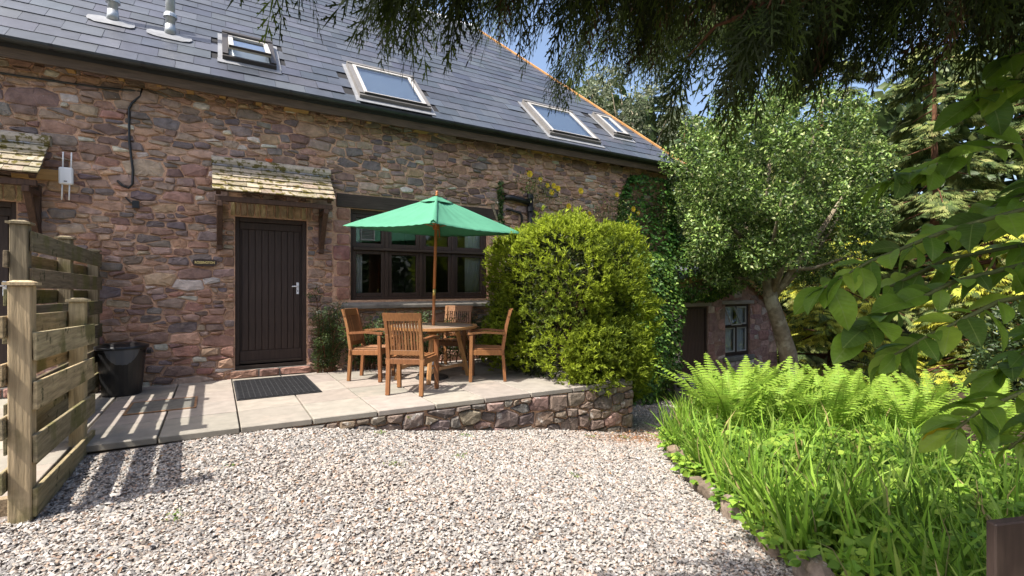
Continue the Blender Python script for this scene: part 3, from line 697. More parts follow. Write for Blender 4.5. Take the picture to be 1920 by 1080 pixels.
b = MB(); b.box(1.97, 2.19, WY + .075, WY + .105, 2.02, 2.04); b.box(1.97, 2.19, WY + .075, WY + .105, 2.22, 2.24); b.box(1.97, 1.985, WY + .075, WY + .105, 2.04, 2.22); b.box(2.175, 2.19, WY + .075, WY + .105, 2.04, 2.22); b.build('frame', M['alu'], v)
for k in range(7):
    b = MB(); z = 2.05 + k * .024; b.bar((1.986, WY + .09, z), (2.174, WY + .09, z), .02, .006, (0, -.5, 1)); b.build('slat', M['alu'], v)

# pipes, cable, timber on the wall
sp = empty('soil_pipe', (5.07, WY - .09, 2.2), parent=cot)
m = MB(); m.tube([(5.07, WY - .09, -.2), (5.07, WY - .09, 3.02)], .055, 14); m.build('stack', M['black'], sp, smooth=True)
m = MB(); m.tube([(5.07, WY - .09, 2.86), (4.85, WY - .09, 2.90), (4.66, WY - .09, 2.925), (4.58, WY - .06, 2.93), (4.56, WY + .05, 2.93)], .052, 14); m.build('branch', M['black'], sp, smooth=True)
for z in (2.74, 2.98): m = MB(); m.tube([(5.07, WY - .09, z - .04), (5.07, WY - .09, z + .04)], .068, 14); m.build('collar', M['black'], sp)
m = MB(); m.tube([(4.56, WY + .05, 2.72), (4.60, WY - .05, 2.715), (4.86, WY - .06, 2.66), (4.90, WY - .06, 2.61), (4.90, WY - .06, 2.25), (5.0, WY - .07, 2.22)], .024, 10); m.build('waste_pipe', M['black'], sp, smooth=True)
m = MB(); m.tube([(-.80, WY - .03, 3.80), (-.82, WY - .03, 3.70), (-.90, WY - .03, 3.60), (-.935, WY - .03, 3.52), (-.93, WY - .04, 3.1), (-.895, WY - .035, 2.75), (-.90, WY - .035, 2.57), (-.94, WY - .035, 2.52), (-1.0, WY - .035, 2.54), (-1.05, WY - .03, 2.60)], .014, 8); m.build('cable', M['black'], cot, smooth=True)
m = MB(); m.tube([(-.97, WY - .03, 2.40), (-.92, WY - .03, 2.34), (-.87, WY - .04, 2.33)], .010, 6); m.box(-.90, -.83, WY - .07, WY - .01, 2.27, 2.36); m.build('junction_box', M['black'], cot)
m = MB(); m.tube([(-4, WY - .03, 3.73), (-2.2, WY - .03, 3.70), (-1.3, WY - .03, 3.72), (-.8, WY - .03, 3.76)], .012, 6); m.build('eaves_cable', M['gutter'], cot)
m = MB(); m.box(-2.0, -1.56, WY - .05, WY - .002, 2.53, 2.66); m.build('timber_batten', M['pale'], cot, bevel=.004)
wa = empty('wireless_antenna', (-1.53, WY - .09, 2.58), 'white wireless antenna box with four rods beside the neighbouring canopy', 'antenna')
m = MB(); m.box(-1.585, -1.455, WY - .115, WY - .052, 2.49, 2.69); m.build('box', M['whiteplastic'], wa, bevel=.012)
m = MB(); m.box(-1.535, -1.505, WY - .1175, WY - .1155, 2.515, 2.53); m.build('logo_plate', M['alu'], wa)
for x, s in ((-1.55, 1), (-1.475, 1), (-1.555, -1), (-1.49, -1)):
    m = MB(); z = 2.69 if s > 0 else 2.49; m.tube([(x, WY - .085, z - .005 * s), (x + .004 * s, WY - .085, z + .185 * s)], .0075, 8); m.build('rod', M['whiteplastic'], wa, smooth=True)

ns = empty('name_sign', (-.125, WY - .03, 1.6), 'small dark wooden house name sign with gold letters beside the door', 'sign')
m = MB(); V = []
for q_ in range(28):
    t = 6.2832 * q_ / 28; V.append((-.125 + .14 * math.copysign(abs(math.cos(t)) ** .35, math.cos(t)), 1.6 + .047 * math.copysign(abs(math.sin(t)) ** .6, math.sin(t))))
m.add([(p[0], WY - .055, p[1]) for p in V] + [(p[0], WY - .028, p[1]) for p in V], [tuple(range(28)), tuple(range(55, 27, -1))] + [((j + 1) % 28, j, 28 + j, 28 + (j + 1) % 28) for j in range(28)]); m.build('board', M['oak'], ns)
tcv = bpy.data.curves.new('lettering', 'FONT'); tcv.body = 'ROSSINGTON'; tcv.size = .046; tcv.align_x = 'CENTER'; tcv.align_y = 'CENTER'; tcv.extrude = .001; tcv.offset = .0009; tcv.space_character = 1.0
to = bpy.data.objects.new('lettering', tcv); COL.objects.link(to)
bpy.context.view_layer.update()
tm = bpy.data.meshes.new_from_object(to); bpy.data.objects.remove(to); tm.materials.clear(); tm.materials.append(M['gold'])
w_ = max(v_.co.x for v_ in tm.vertices) - min(v_.co.x for v_ in tm.vertices)
lo = bpy.data.objects.new('lettering', tm); COL.objects.link(lo); lo.parent = ns; lo.location = (0, -.0265, 0); lo.rotation_euler = (R(90), 0, 0); lo.scale = (.225 / w_, 1.0, 1)

# ------------------------------------------------------------------ outbuilding down the path
OY = 8.0
ob = empty('outbuilding', (11.3, OY, -1.2), 'small gabled stone outbuilding with brown plank door and white curtained window', 'outbuilding')
ow = empty('wall', (11.3, OY, -.5), parent=ob)
oz = lambda x: 1.84 - (x - 11.6) * 0.60 if x > 11.6 else 1.84 - (11.6 - x) * .20           # gable line
DO, WI = (9.62, 10.62, -1.3, .80), (11.32, 12.38, -.55, .83)
b = MB()
xs_ = [9.3, 9.62, 10.62, 11.32, 11.6, 12.38, 13.65]
for i in range(6):
    x0, x1 = xs_[i], xs_[i + 1]; cuts = [(-1.8, None)]
    for (a, c, z0, z1) in (DO, WI):
        if a - .01 < (x0 + x1) / 2 < c + .01: cuts = [(-1.8, z0), (z1, None)]
    for z0, z1 in cuts:
        ta, tb = (oz(x0), oz(x1)) if z1 is None else (z1, z1)
        b.add([(x0, OY, z0), (x1, OY, z0), (x1, OY + .4, z0), (x0, OY + .4, z0), (x0, OY, ta), (x1, OY, tb), (x1, OY + .4, tb), (x0, OY + .4, ta)], BOXF)
b.box(13.3, 13.648, OY + .4, 12.5, -1.8, .6); b.box(9.31, 9.6, OY + .4, 12.5, -1.8, .55); b.box(9.3, 13.64, 12.5, 12.8, -1.8, .6)
b.build('mortar', mat('old_lime_mortar', (0.36, 0.23, 0.19), 0.95, 0.1, var=(7, .7, 1.2), blotch=(4, .54, (.52, .45, .40), .8), bump=(40, .9, .02), tint=False), ow)
def gable(P):
    P = clip_poly(P, -.20, 1, 1.84 - .20 * 11.6 - .03)
    return clip_poly(P, .60, 1, 1.84 + .60 * 11.6 - .03) if len(P) > 2 else P
rs = random.Random(77)
for P in rubble(9.35, 13.63, -1.5, 1.8, [(200, .12, .16), (1500, .07, .11), (1500, .05, .07)], 1.6, [(DO[0] - .02, DO[1] + .02, -2, DO[3] + .14), (WI[0], WI[1], WI[2] - .12, WI[3] + .12)], .008, 41, gable):
    V, F = stone_geom(P, rs, lambda x, z, d: (x, OY - d, z), .006, .025)
    mesh_obj('stone', V, F, M['stone'], ow, jit(rs.choice([(.40, .23, .19), (.34, .20, .17), (.45, .31, .27), (.52, .42, .37), (.30, .19, .165)]), .2))
for s in (-1, 1):
    rf = MB(); xe = 11.6 + s * 2.25; ze = 1.84 - 2.25 * (.6 if s > 0 else .20)
    rf.add([(11.6, OY - .12, 1.90), (xe, OY - .12, ze + .06), (xe, 12.9, ze + .06), (11.6, 12.9, 1.90), (11.6, OY - .12, 1.84), (xe, OY - .12, ze), (xe, 12.9, ze), (11.6, 12.9, 1.84)], [f if s < 0 else f[::-1] for f in BOXF], (.085, .09, .10)); rf.build('roof_slope', M['slate'], ob)
    m = MB(); m.bar((11.6, OY - .13, 1.80), (xe, OY - .13, ze - .04), .03, .13, (0, -1, 0) if False else (0, 0, 1)); m.build('bargeboard', M['pale'], ob)
od = empty('door', (10.06, OY, -.2), parent=ob)
b = MB(); b.box(9.62, 9.67, OY + .03, OY + .12, -1.25, .80); b.box(10.57, 10.62, OY + .03, OY + .12, -1.25, .80); b.box(9.67, 10.57, OY + .03, OY + .12, .74, .80); b.build('frame', M['oak'], od)
for k in range(7):
    x = 9.672 + k * .128; b = MB(); b.box(x + .002, x + .125, OY + .06, OY + .085, -1.2, .735); b.build('plank', mat('door_plank', (.075, .045, .036), .6, .3, tint=False, grain=((6, 6, .5), 7, .75, 1.25)) if k == 0 else bpy.data.materials['door_plank'], od, bevel=.004)
b = MB(); b.box(9.63, 10.61, OY + .087, OY + .10, -1.25, .75); b.build('backing', M['oak'], od)
b = MB(); b.box(9.50, 10.74, OY - .03, OY + .2, .805, .90); b.build('lintel', mat('silvered_lintel', (.33, .29, .26), .8, .2, tint=False, grain=((.6, 8, 8), 6, .7, 1.25)), od, bevel=.008)
owi = empty('window', (11.850, OY, .15), parent=ob)
b = MB(); b.box(11.161, 12.539, OY - .03, OY + .2, .835, .93); b.build('lintel', bpy.data.materials['silvered_lintel'], owi, bevel=.008)
b = MB(); b.box(11.193, 12.497, OY - .09, OY + .1, -.66, -.535); b.build('sill', M['sill'], owi, bevel=.02)
b = MB(); b.box(11.320, 11.384, OY + .05, OY + .13, -.53, .83); b.box(12.316, 12.380, OY + .05, OY + .13, -.53, .83); b.box(11.384, 12.316, OY + .05, OY + .13, -.53, -.44); b.box(11.384, 12.316, OY + .05, OY + .13, .77, .83); b.box(11.384, 12.316, OY + .02, OY + .13, .215, .285); b.box(11.818, 11.882, OY + .05, OY + .13, -.44, .215); b.box(11.834, 11.871, OY + .05, OY + .13, .285, .77); b.build('frame', M['oak'], owi)
for x0, x1, z0, z1 in ((11.389, 11.813, -.435, .21), (11.887, 12.311, -.435, .21), (11.876, 12.311, .29, .765)):
    b = MB(); e = .035; b.box(x0, x0 + e, OY + .06, OY + .10, z0, z1); b.box(x1 - e, x1, OY + .06, OY + .10, z0, z1); b.box(x0 + e, x1 - e, OY + .06, OY + .10, z0, z0 + e); b.box(x0 + e, x1 - e, OY + .06, OY + .10, z1 - e, z1); b.build('casement', M['sash'], owi)
    mesh_obj('pane', [(x0 + e, OY + .08, z0 + e), (x1 - e, OY + .08, z0 + e), (x1 - e, OY + .08, z1 - e), (x0 + e, OY + .08, z1 - e)], [(0, 1, 2, 3)], M['glass'], owi)
b = MB()
top_, bot = Vector((11.389, OY + .08, .765)), Vector((11.389, OY - .12, .31))      # top light propped open
for x in (11.389, 11.797): b.bar((x + .015, top_.y, top_.z), (x + .015, bot.y, bot.z), .03, .03)
b.bar((11.405, top_.y, top_.z), (11.813, top_.y, top_.z), .03, .03); b.bar((11.405, bot.y, bot.z), (11.813, bot.y, bot.z), .03, .03); b.build('open_light', M['sash'], owi)
mesh_obj('pane', [(11.415, bot.y, bot.z), (11.797, bot.y, bot.z), (11.797, top_.y, top_.z), (11.415, top_.y, top_.z)], [(0, 1, 2, 3)], M['glass'], owi)
curtain('curtain', 11.331, 12.369, -.5, .80, OY + .15, 'white net curtain filling the outbuilding window')

# ------------------------------------------------------------------ fences
PALF = [(.34, .27, .16), (.30, .24, .14), (.37, .30, .18), (.27, .23, .14)]
def post(par, x, y, z0, z1, c, w=.10):
    p = empty('post', (x, y, z0), parent=par)
    m = MB(); m.box(x - w / 2, x + w / 2, y - w / 2, y + w / 2, z0, z1, c); m.build('shaft', M['fencepost'], p, bevel=.005)
    m = MB(); h = w / 2 + .018
    m.box(x - h, x + h, y - h, y + h, z1 + .001, z1 + .018, tuple(v * 1.15 for v in c))
    m.add([(x - h + .012, y - h + .012, z1 + .0185), (x + h - .012, y - h + .012, z1 + .0185), (x + h - .012, y + h - .012, z1 + .0185), (x - h + .012, y + h - .012, z1 + .0185), (x - .03, y - .03, z1 + .030), (x + .03, y - .03, z1 + .030), (x + .03, y + .03, z1 + .030), (x - .03, y + .03, z1 + .030)], BOXF, tuple(v * 1.15 for v in c)); m.build('cap', M['fencepost'], p)
def board(par, x, ya, yb, za, zb, h, c, t=.022):
    """a board along Y with its centre height running from za to zb"""
    rs = random.random; e = lambda: random.uniform(-.004, .004)
    m = MB(); m.add([(x - t / 2 + e(), ya, za - h / 2), (x + t / 2 + e(), ya, za - h / 2), (x + t / 2 + e(), yb, zb - h / 2), (x - t / 2 + e(), yb, zb - h / 2), (x - t / 2 + e(), ya, za + h / 2), (x + t / 2 + e(), ya, za + h / 2), (x + t / 2 + e(), yb, zb + h / 2), (x - t / 2 + e(), yb, zb + h / 2)], BOXF, c)
    m.build('board', M['fence'], par, bevel=.003)
lf = empty('low_fence', (-.96, 4.6, -.1), 'low weathered board fence panel with two capped posts standing on the gravel', 'fence')
post(lf, -.96, 3.90, -.30, 1.275, (.40, .31, .19)); post(lf, -.955, 5.22, -.2, 1.15, (.40, .32, .19))
for z in (.90, .615, .305, -.005): board(lf, -.896, 3.86, 5.44, z + .02, z - .03, .165, jit(random.choice(PALF), .12))
for z in (1.03, .76, .46, .155): board(lf, -1.024, 3.80, 5.30, z + .01, z - .02, .125, jit(random.choice(PALF), .15))
tf = empty('tall_fence', (-1.26, 6.4, 0), 'taller mossy board fence panel running from the low fence to the cottage wall', 'fence')
for y in (5.08, 6.38, 7.66): post(tf, -1.26, y, .0, 1.74 if y < 7 else 1.70, (.20, .165, .11))
for z in (1.615, 1.335, 1.05, .77, .485, .20): board(tf, -1.196, 5.06, 7.70, z, z - .02, .155, jit((.165, .135, .09), .2))
for z in (1.475, 1.19, .91, .63, .34, .09): board(tf, -1.324, 5.0, 7.70, z, z - .02, .125, jit((.17, .14, .09), .2))

# ------------------------------------------------------------------ bins, mat, drain cover
def dustbin(x, y, z, label, bag):
    d = empty('dustbin', (x, y, z), label, 'dustbin')
    m = MB(); prof = [(.0, .0), (.185, .0), (.19, .02), (.232, .52), (.243, .525), (.243, .555), (.228, .555)]
    m.lathe(prof, (x, y, z), 32); m.build('body', M['black'], d, smooth=False)
    m = MB(); m.lathe([(.258, .545), (.262, .575), (.245, .585), (.19, .592), (.175, .606), (.06, .612), (.0, .613)], (x, y, z), 32); m.build('lid', M['black'], d, smooth=True)
    for s in (-1, 1): m = MB(); m.bar((x + s * .245, y - .03, z + .50), (x + s * .285, y - .03, z + .50), .07, .05); m.build('side_handle', M['black'], d, bevel=.006)
    if bag:
        V = []; F = []; n = 26; rr = random.Random(4)
        for i in range(n + 1):
            t = R(235 + 85 * i / n); drop = .17 * abs(math.sin(math.pi * i / n)) ** .6 + rr.uniform(0, .012)
            for q_, dz in ((0, 0), (.5, .5), (1, 1)):
                r = .249 - .016 * dz + rr.uniform(0, .007); V.append((x + r * math.cos(t), y + r * math.sin(t), z + .548 - drop * dz))
        for i in range(n):
            for j in range(2): F.append((i * 3 + j, i * 3 + 3 + j, i * 3 + 4 + j, i * 3 + 1 + j))
        mesh_obj('bin_bag', V, F, M['bag'], d, smooth=True)
dustbin(-.95, 7.36, 0, 'black plastic dustbin with lid beside the tall fence', True)
dustbin(7.75, 6.35, float(g(7.75, 6.35)) + .01, 'black dustbin under the ivy by the outbuilding path', True)

mt_ = empty('doormat', (.64, 6.9, 0), 'black ribbed rubber doormat in front of the plank door', 'doormat')
mc = Matrix.Rotation(R(-2), 4, 'Z'); m = MB(); m.box(.20, 1.10, 6.24, 7.55, .0045, .012); m.build('base', M['rubber'], mt_)
m = MB()
for k in range(22):
    y = 6.28 + k * (7.51 - 6.28) / 21; m.bar((.215, y, .016), (1.085, y, .016), .024, .012)
for k in range(16):
    x = .22 + k * .057; m.bar((x, 6.25, .0145), (x, 7.54, .0145), .010, .010)
tag(m.build('ribs', M['rubber'], mt_), kind='stuff')
dc = empty('drain_cover', (-.5, 6.4, 0), 'square metal drain cover let into the paving by the fence', 'drain cover')
m = MB(); m.box(-.76, -.20, 6.12, 6.68, .0045, .010, (1, 1, 1)); m.build('plate', mat('cover_plate', (.15, .145, .125), .6, .4, tint=False, var=(14, .7, 1.3), bump=(90, .5, .004)), dc)
m = MB()
for a in ((-.785, -.762, 6.095, 6.705), (-.198, -.175, 6.095, 6.705), (-.762, -.198, 6.095, 6.118), (-.762, -.198, 6.682, 6.705)): m.box(a[0], a[1], a[2], a[3], .0045, .013)
m.build('rim', mat('rusty_rim', (.30, .17, .09), .7, .3, tint=False, var=(20, .6, 1.3)), dc)

# ------------------------------------------------------------------ garden furniture
TEAK = [(.225, .098, .036), (.19, .080, .030), (.25, .112, .043), (.17, .072, .028)]
def make_chair():
    c = empty('garden_chair', (0, 0, 0)); tk = lambda: jit(random.choice(TEAK), .1)
    wf, wr, dx = .245, .205, .215                               # half widths front and rear, half depth
    for s in (-1, 1):
        m = MB(); m.bar((dx, s * wf, 0), (dx - .012, s * wf, .625), .045, .05, (0, 1, 0), tk()); m.build('front_leg', M['teak'], c, bevel=.004)
        m = MB(); k = tk(); m.bar((-dx - .03, s * wr, 0), (-dx, s * wr, .42), .042, .048, (0, 1, 0), k); m.bar((-dx, s * wr, .42), (-dx - .045, s * wr, .72), .042, .048, (0, 1, 0), k, .04, .042); m.bar((-dx - .045, s * wr, .72), (-dx - .105, s * wr, .955), .04, .042, (0, 1, 0), k, .036, .036); m.build('rear_leg', M['teak'], c, bevel=.003)
        m = MB(); k = tk(); m.bar((-dx - .03, s * (wr + .012), .632), (.05, s * (wf + .012), .650), .028, .058, (0, s, 0.0001), k) if False else m.add([(-dx - .028, s * (wr + .03), .632), (-dx - .028, s * (wr - .02), .632), (.02, s * (wf - .03), .650), (dx + .035, s * (wf - .028), .632), (dx + .035, s * (wf + .03), .632), (.02, s * (wf + .034), .650)] + [(-dx - .028, s * (wr + .03), .660), (-dx - .028, s * (wr - .02), .660), (.02, s * (wf - .03), .678), (dx + .035, s * (wf - .028), .660), (dx + .035, s * (wf + .03), .660), (.02, s * (wf + .034), .678)],
            [(0, 1, 2, 5), (5, 2, 3, 4), (6, 11, 8, 7), (11, 10, 9, 8), (0, 6, 7, 1), (1, 7, 8, 2), (2, 8, 9, 3), (3, 9, 10, 4), (4, 10, 11, 5), (5, 11, 6, 0)], k); m.build('armrest', M['teak'], c)
        m = MB(); m.bar((-dx + .01, s * wr, .385), (dx - .015, s * (wf), .395), .026, .07, (0, 0, 1), tk()); m.build('side_rail', M['teak'], c, bevel=.003)
    m = MB(); m.bar((dx - .01, -wf + .02, .395), (dx - .01, wf - .02, .395), .026, .07, (0, 0, 1), tk()); m.build('front_rail', M['teak'], c, bevel=.003)
    m = MB(); m.bar((-dx - .005, -wr - .035, .395), (-dx - .005, wr + .035, .395), .026, .065, (0, 0, 1), tk()); m.build('back_rail', M['teak'], c, bevel=.003)
    for k in range(8):                                           # seat slats, front to back
        y = -.19 + k * .0545; m = MB(); m.add([], []); m.bar((-dx + .01, y * .86, .432), (dx + .015, y * 1.12, .440), .040, .018, (0, 0, 1), tk()); m.build('seat_slat', M['teak'], c, bevel=.003)
    P = lambda z: -dx - .045 * (z - .42) / .30 if z < .72 else -dx - .045 - .06 * (z - .72) / .235
    m = MB(); V = []; n = 9; k = tk()
    for i in range(n):                                           # crest rail, slightly bowed
        t = i / (n - 1); y = -wr - .028 + t * (2 * wr + .056); bow = .018 * (1 - (2 * t - 1) ** 2)
        for a, z in ((.014, .875), (-.014, .875), (-.020, .968), (.008, .968)): V.append((P(z) - bow + a, y, z))
    F = [(0, 1, 2, 3), tuple(4 * (n - 1) + q for q in (3, 2, 1, 0))]
    for i in range(n - 1):
        for q in range(4): F.append((4 * i + q, 4 * i + 4 + q, 4 * i + 4 + (q + 1) % 4, 4 * i + (q + 1) % 4))
    m.add(V, F, k); m.build('top_rail', M['teak'], c)
    m = MB(); m.bar((P(.50), -wr + .02, .50), (P(.50), wr - .02, .50), .024, .055, (0, 0, 1), tk()); m.build('lower_rail', M['teak'], c, bevel=.003)
    for k in range(10):
        y = -wr + .045 + k * (2 * wr - .09) / 9; bow = .014 * (1 - (y / wr) ** 2); m = MB(); q = tk()
        m.bar((P(.52), y, .52), (P(.70) - bow * .6, y, .70), .022, .012, (1, 0, 0), q); m.bar((P(.70) - bow * .6, y, .70), (P(.885) - bow, y, .885), .022, .012, (1, 0, 0), q); m.build('back_slat', M['teak'], c)
    return c
ch0 = make_chair()
spots = [((2.04, 5.72), 50, 'wooden slat-back garden armchair nearest the patio edge with its back to the yard'),
         ((1.86, 6.82), -38, 'wooden garden armchair at the door side of the round table'),
         ((3.22, 5.98), 150, 'wooden garden armchair seen from its side next to the big bush'),
         ((3.22, 7.12), 228, 'wooden garden armchair behind the table under the window sill')]
trees_ = [ch0] + [copy_tree(ch0) for _ in spots[1:]]
for o, ((x, y), a, lb) in zip(trees_, spots):
    o.location = (x, y, .004); o.rotation_euler = (0, 0, R(a)); tag(o, lb, 'chair', 'wooden chairs around the garden table')

tb = empty('garden_table', (2.61, 6.45, 0), 'round wooden garden table under the green parasol', 'table'); TX, TY, TR, TZ = 2.61, 6.45, .62, .735
rot = R(25); ca, sa = math.cos(rot), math.sin(rot); TP = lambda u, v, z: (TX + u * ca - v * sa, TY + u * sa + v * ca, z)
n = 11; w = 2 * (TR - .055) / n
for k in range(n):
    v0 = -(TR - .055) + k * w + .003; v1 = v0 + w - .006; rr = TR - .057; P = []
    for v in (v0, v1):
        hx = math.sqrt(max(rr * rr - v * v, .0004)); P.append((-hx, v)); P.append((hx, v))
    q = [P[0], P[1], P[3], P[2]]
    if abs((v0 + v1) / 2) < w / 2: qs = [[(q[0][0], v0), (-.03, v0), (-.03, v1), (q[3][0], v1)], [(.03, v0), (q[1][0], v0), (q[2][0], v1), (.03, v1)]]
    else: qs = [q]
    m = MB(); col = jit((.22, .165, .12), .12)
    for q in qs: m.add([TP(a, b_, z) for z in (TZ - .022, TZ) for a, b_ in q], BOXF, col)
    m.build('top_slat', M['tabletop'], tb)
for k in range(8):
    V = []; F = []; N_ = 7
    for i in range(N_):
        t = 2 * math.pi * (k + .01 + .98 * i / (N_ - 1)) / 8
        for r, z in ((TR - .055, TZ - .03), (TR, TZ - .03), (TR, TZ + .001), (TR - .055, TZ + .001)): V.append((TX + r * math.cos(t), TY + r * math.sin(t), z))
    for i in range(N_ - 1):
        for q in range(4): F.append((4 * i + q, 4 * i + (q + 1) % 4, 4 * i + 4 + (q + 1) % 4, 4 * i + 4 + q))
    F += [(0, 3, 2, 1), tuple(4 * (N_ - 1) + q for q in (0, 1, 2, 3))]
    mesh_obj('rim_segment', V, F, M['teak'], tb, jit((.36, .18, .065), .08))
for su, sv in ((-1, -1), (-1, 1), (1, -1), (1, 1)):
    m = MB(); m.bar(TP(su * .41, sv * .30, 0), TP(su * .26, sv * .22, TZ - .09), .05, .05, (1, 0, 0), jit((.42, .22, .09), .1)); m.build('leg', M['teak'], tb, bevel=.004)
for sv in (-1, 1):
    m = MB(); m.bar(TP(-.33, sv * .22, TZ - .06), TP(.33, sv * .22, TZ - .06), .03, .06, (0, 0, 1), TEAK[0]); m.build('top_bearer', M['teak'], tb, bevel=.003)
    m = MB(); V = []; F = []; N_ = 13
    for i in range(N_):
        u = -.375 + .75 * i / (N_ - 1); e = abs(u) / .375; lo = .115 + .045 * (1 - e ** 4); hi = .195
        for dv in (-.013, .013): V += [TP(u, sv * .285 + dv, lo), TP(u, sv * .285 + dv, hi)]
    for i in range(N_ - 1): a = 4 * i; F += [(a, a + 4, a + 5, a + 1), (a + 3, a + 7, a + 6, a + 2), (a + 1, a + 5, a + 7, a + 3), (a + 2, a + 6, a + 4, a)]
    F += [(0, 1, 3, 2), (4 * N_ - 4, 4 * N_ - 2, 4 * N_ - 1, 4 * N_ - 3)]
    m.add(V, F, (.45, .26, .13)); m.build('stretcher', M['teak'], tb)
m = MB(); m.bar(TP(0, -.27, .17), TP(0, .27, .17), .09, .025, (0, 0, 1), TEAK[1]); m.build('cross_stretcher', M['teak'], tb, bevel=.003)

pa = empty('parasol', (2.61, 6.45, 0), 'green canvas parasol on a wooden pole through the table', 'parasol')
base, topp = Vector((2.595, 6.455, .05)), Vector((2.69, 6.50, 2.60)); at = lambda z: base + (topp - base) * ((z - base.z) / (topp.z - base.z))
m = MB(); m.tube([at(.28), at(1.16)], .0215, 14); m.build('lower_pole', M['pole'], pa, smooth=True)
m = MB(); m.tube([at(1.24), at(2.55)], .0215, 14); m.build('upper_pole', M['pole'], pa, smooth=True)
m = MB(); m.tube([at(1.155), at(1.245)], .0235, 14); m.build('brass_sleeve', M['brass'], pa, smooth=True)
m = MB(); m.tube([at(.05), at(.30)], .026, 12); m.build('base_tube', M['whiteplastic'], pa, smooth=True)
m = MB(); m.lathe([(.0, .065), (.03, .065), (.05, .05), (.20, .035), (.23, .02), (.23, .005), (.0, .005)], (2.593, 6.453, 0), 24); m.build('base_plate', M['iron'], pa)
AP = Vector((2.69, 6.50, 2.535)); CR = [Vector((1.447, 6.75, 2.09)), Vector((2.16, 5.33, 2.02)), Vector((3.97, 6.25, 2.08)), Vector((3.20, 7.62, 2.12))]
def canopy(name, ap, cr, nr, na, pull, sag, fold):
    V = []; F = []; tot = 4 * na
    for i in range(nr + 1):
        r = .035 + .965 * i / nr
        for k in range(4):
            A, B_ = cr[k], cr[(k + 1) % 4]
            for j in range(na):
                a = j / na; s4 = 4 * a * (1 - a); rim = A.lerp(B_, a); rim = rim.lerp(ap, pull * s4); rim.z = A.z + (B_.z - A.z) * a - sag * s4 * .35
                p = ap.lerp(rim, r); p.z = ap.z + (rim.z - ap.z) * (r ** 1.12) - sag * s4 * math.sin(math.pi * min(r, 1)) * .9
                p.z += fold * math.sin(a * 37 + k) * r * (1 - r) + .004 * math.sin(a * 60 + r * 9)
                V.append(p)
    for i in range(nr):
        for j in range(tot): F.append((i * tot + j, i * tot + (j + 1) % tot, (i + 1) * tot + (j + 1) % tot, (i + 1) * tot + j))
    V.append(ap + Vector((0, 0, .004))); F += [(j, len(V) - 1, (j + 1) % tot) for j in range(tot)]
    V2 = [Vector(p) - Vector((0, 0, .0025)) for p in V]; b0 = len(V); F2 = [tuple(b0 + q for q in f[::-1]) for f in F]
    rimf = [(nr * tot + j, nr * tot + (j + 1) % tot, b0 + nr * tot + (j + 1) % tot, b0 + nr * tot + j) for j in range(tot)]
    return mesh_obj(name, V + V2, F + F2 + rimf, M['canvas'], pa, smooth=True)
canopy('canopy', AP, CR, 12, 22, .075, .055, .020)
canopy('vent_cap', AP + Vector((0, 0, .035)), [(AP + Vector((0, 0, .03))).lerp(c_, .185) for c_ in CR], 4, 8, .05, .010, .003)
hub = at(2.12)
for c_ in CR:
    m = MB(); m.bar(at(2.50), c_ + Vector((0, 0, -.016)) + (AP - c_) * .012, .020, .014); m.build('rib', M['pole'], pa)
    mid = at(2.50).lerp(c_, .48) - Vector((0, 0, .02)); m = MB(); m.bar(hub, mid, .016, .012); m.build('strut', M['pole'], pa)
m = MB(); m.tube([at(2.09), at(2.15)], .045, 12); m.build('hub', M['pole'], pa)
m = MB(); m.tube([at(2.48), at(2.53)], .042, 12); m.build('top_hub', M['pole'], pa)
m = MB(); m.lathe([(.0, 0), (.018, 0), (.024, .018), (.013, .034), (.021, .052), (.012, .074), (.0, .08)], tuple(at(2.565)), 14); m.build('finial', M['pole'], pa, smooth=True)
# crease where the near rib gathers the cloth
V = []; F = []; A = CR[1]
for i in range(9):
    t = i / 8; p = AP.lerp(A, .10 + .88 * t); p.z = AP.z + (A.z - AP.z) * ((.10 + .88 * t) ** 1.12) + .006; w = .012 + .05 * t * (1 - t * .3)
    V += [p + Vector((-w, .01, -.006)), p + Vector((0, -.004, .022 + .02 * t * (1 - t))), p + Vector((w * .8, -.01, -.012))]
for i in range(8): a = 3 * i; F += [(a, a + 1, a + 4, a + 3), (a + 1, a + 2, a + 5, a + 4)]
mesh_obj('seam', V, F, M['canvas'], pa, smooth=True)

# wooden seat half hidden by the ferns, and the dark board by the bed
st = empty('wooden_stool', (10.6, 6.75, -1.2), 'small reddish wooden stool behind the ferns by the outbuilding wall', 'stool'); zz = float(g(10.6, 6.75)) - .02
for dx_ in (-.26, .26):
    for dy_ in (-.16, .16): m = MB(); m.box(10.6 + dx_ - .03, 10.6 + dx_ + .03, 6.75 + dy_ - .03, 6.75 + dy_ + .03, zz, zz + .46, TEAK[0]); m.build('leg', M['teak'], st)
for k in range(4): m = MB(); m.box(10.27, 10.93, 6.56 + k * .098, 6.645 + k * .098, zz + .462, zz + .485, TEAK[2]); m.build('seat_slat', M['teak'], st, bevel=.003)
bd = empty('wooden_board', (2.12, .36, 0), 'dark brown wooden board on a stake at the near corner of the bed', 'board')
m = MB(); m.bar((2.06, .33, -.5), (2.06, .33, .58), .06, .06, (1, 0, 0)); m.build('stake', M['oak'], bd)
m = MB(); m.add([(1.775, .447, .455), (2.29, .135, .455), (2.305, .16, .455), (1.79, .472, .455), (1.775, .447, .63), (2.29, .135, .70), (2.305, .16, .70), (1.79, .472, .63)], BOXF); m.build('panel', M['oak'], bd, bevel=.004)

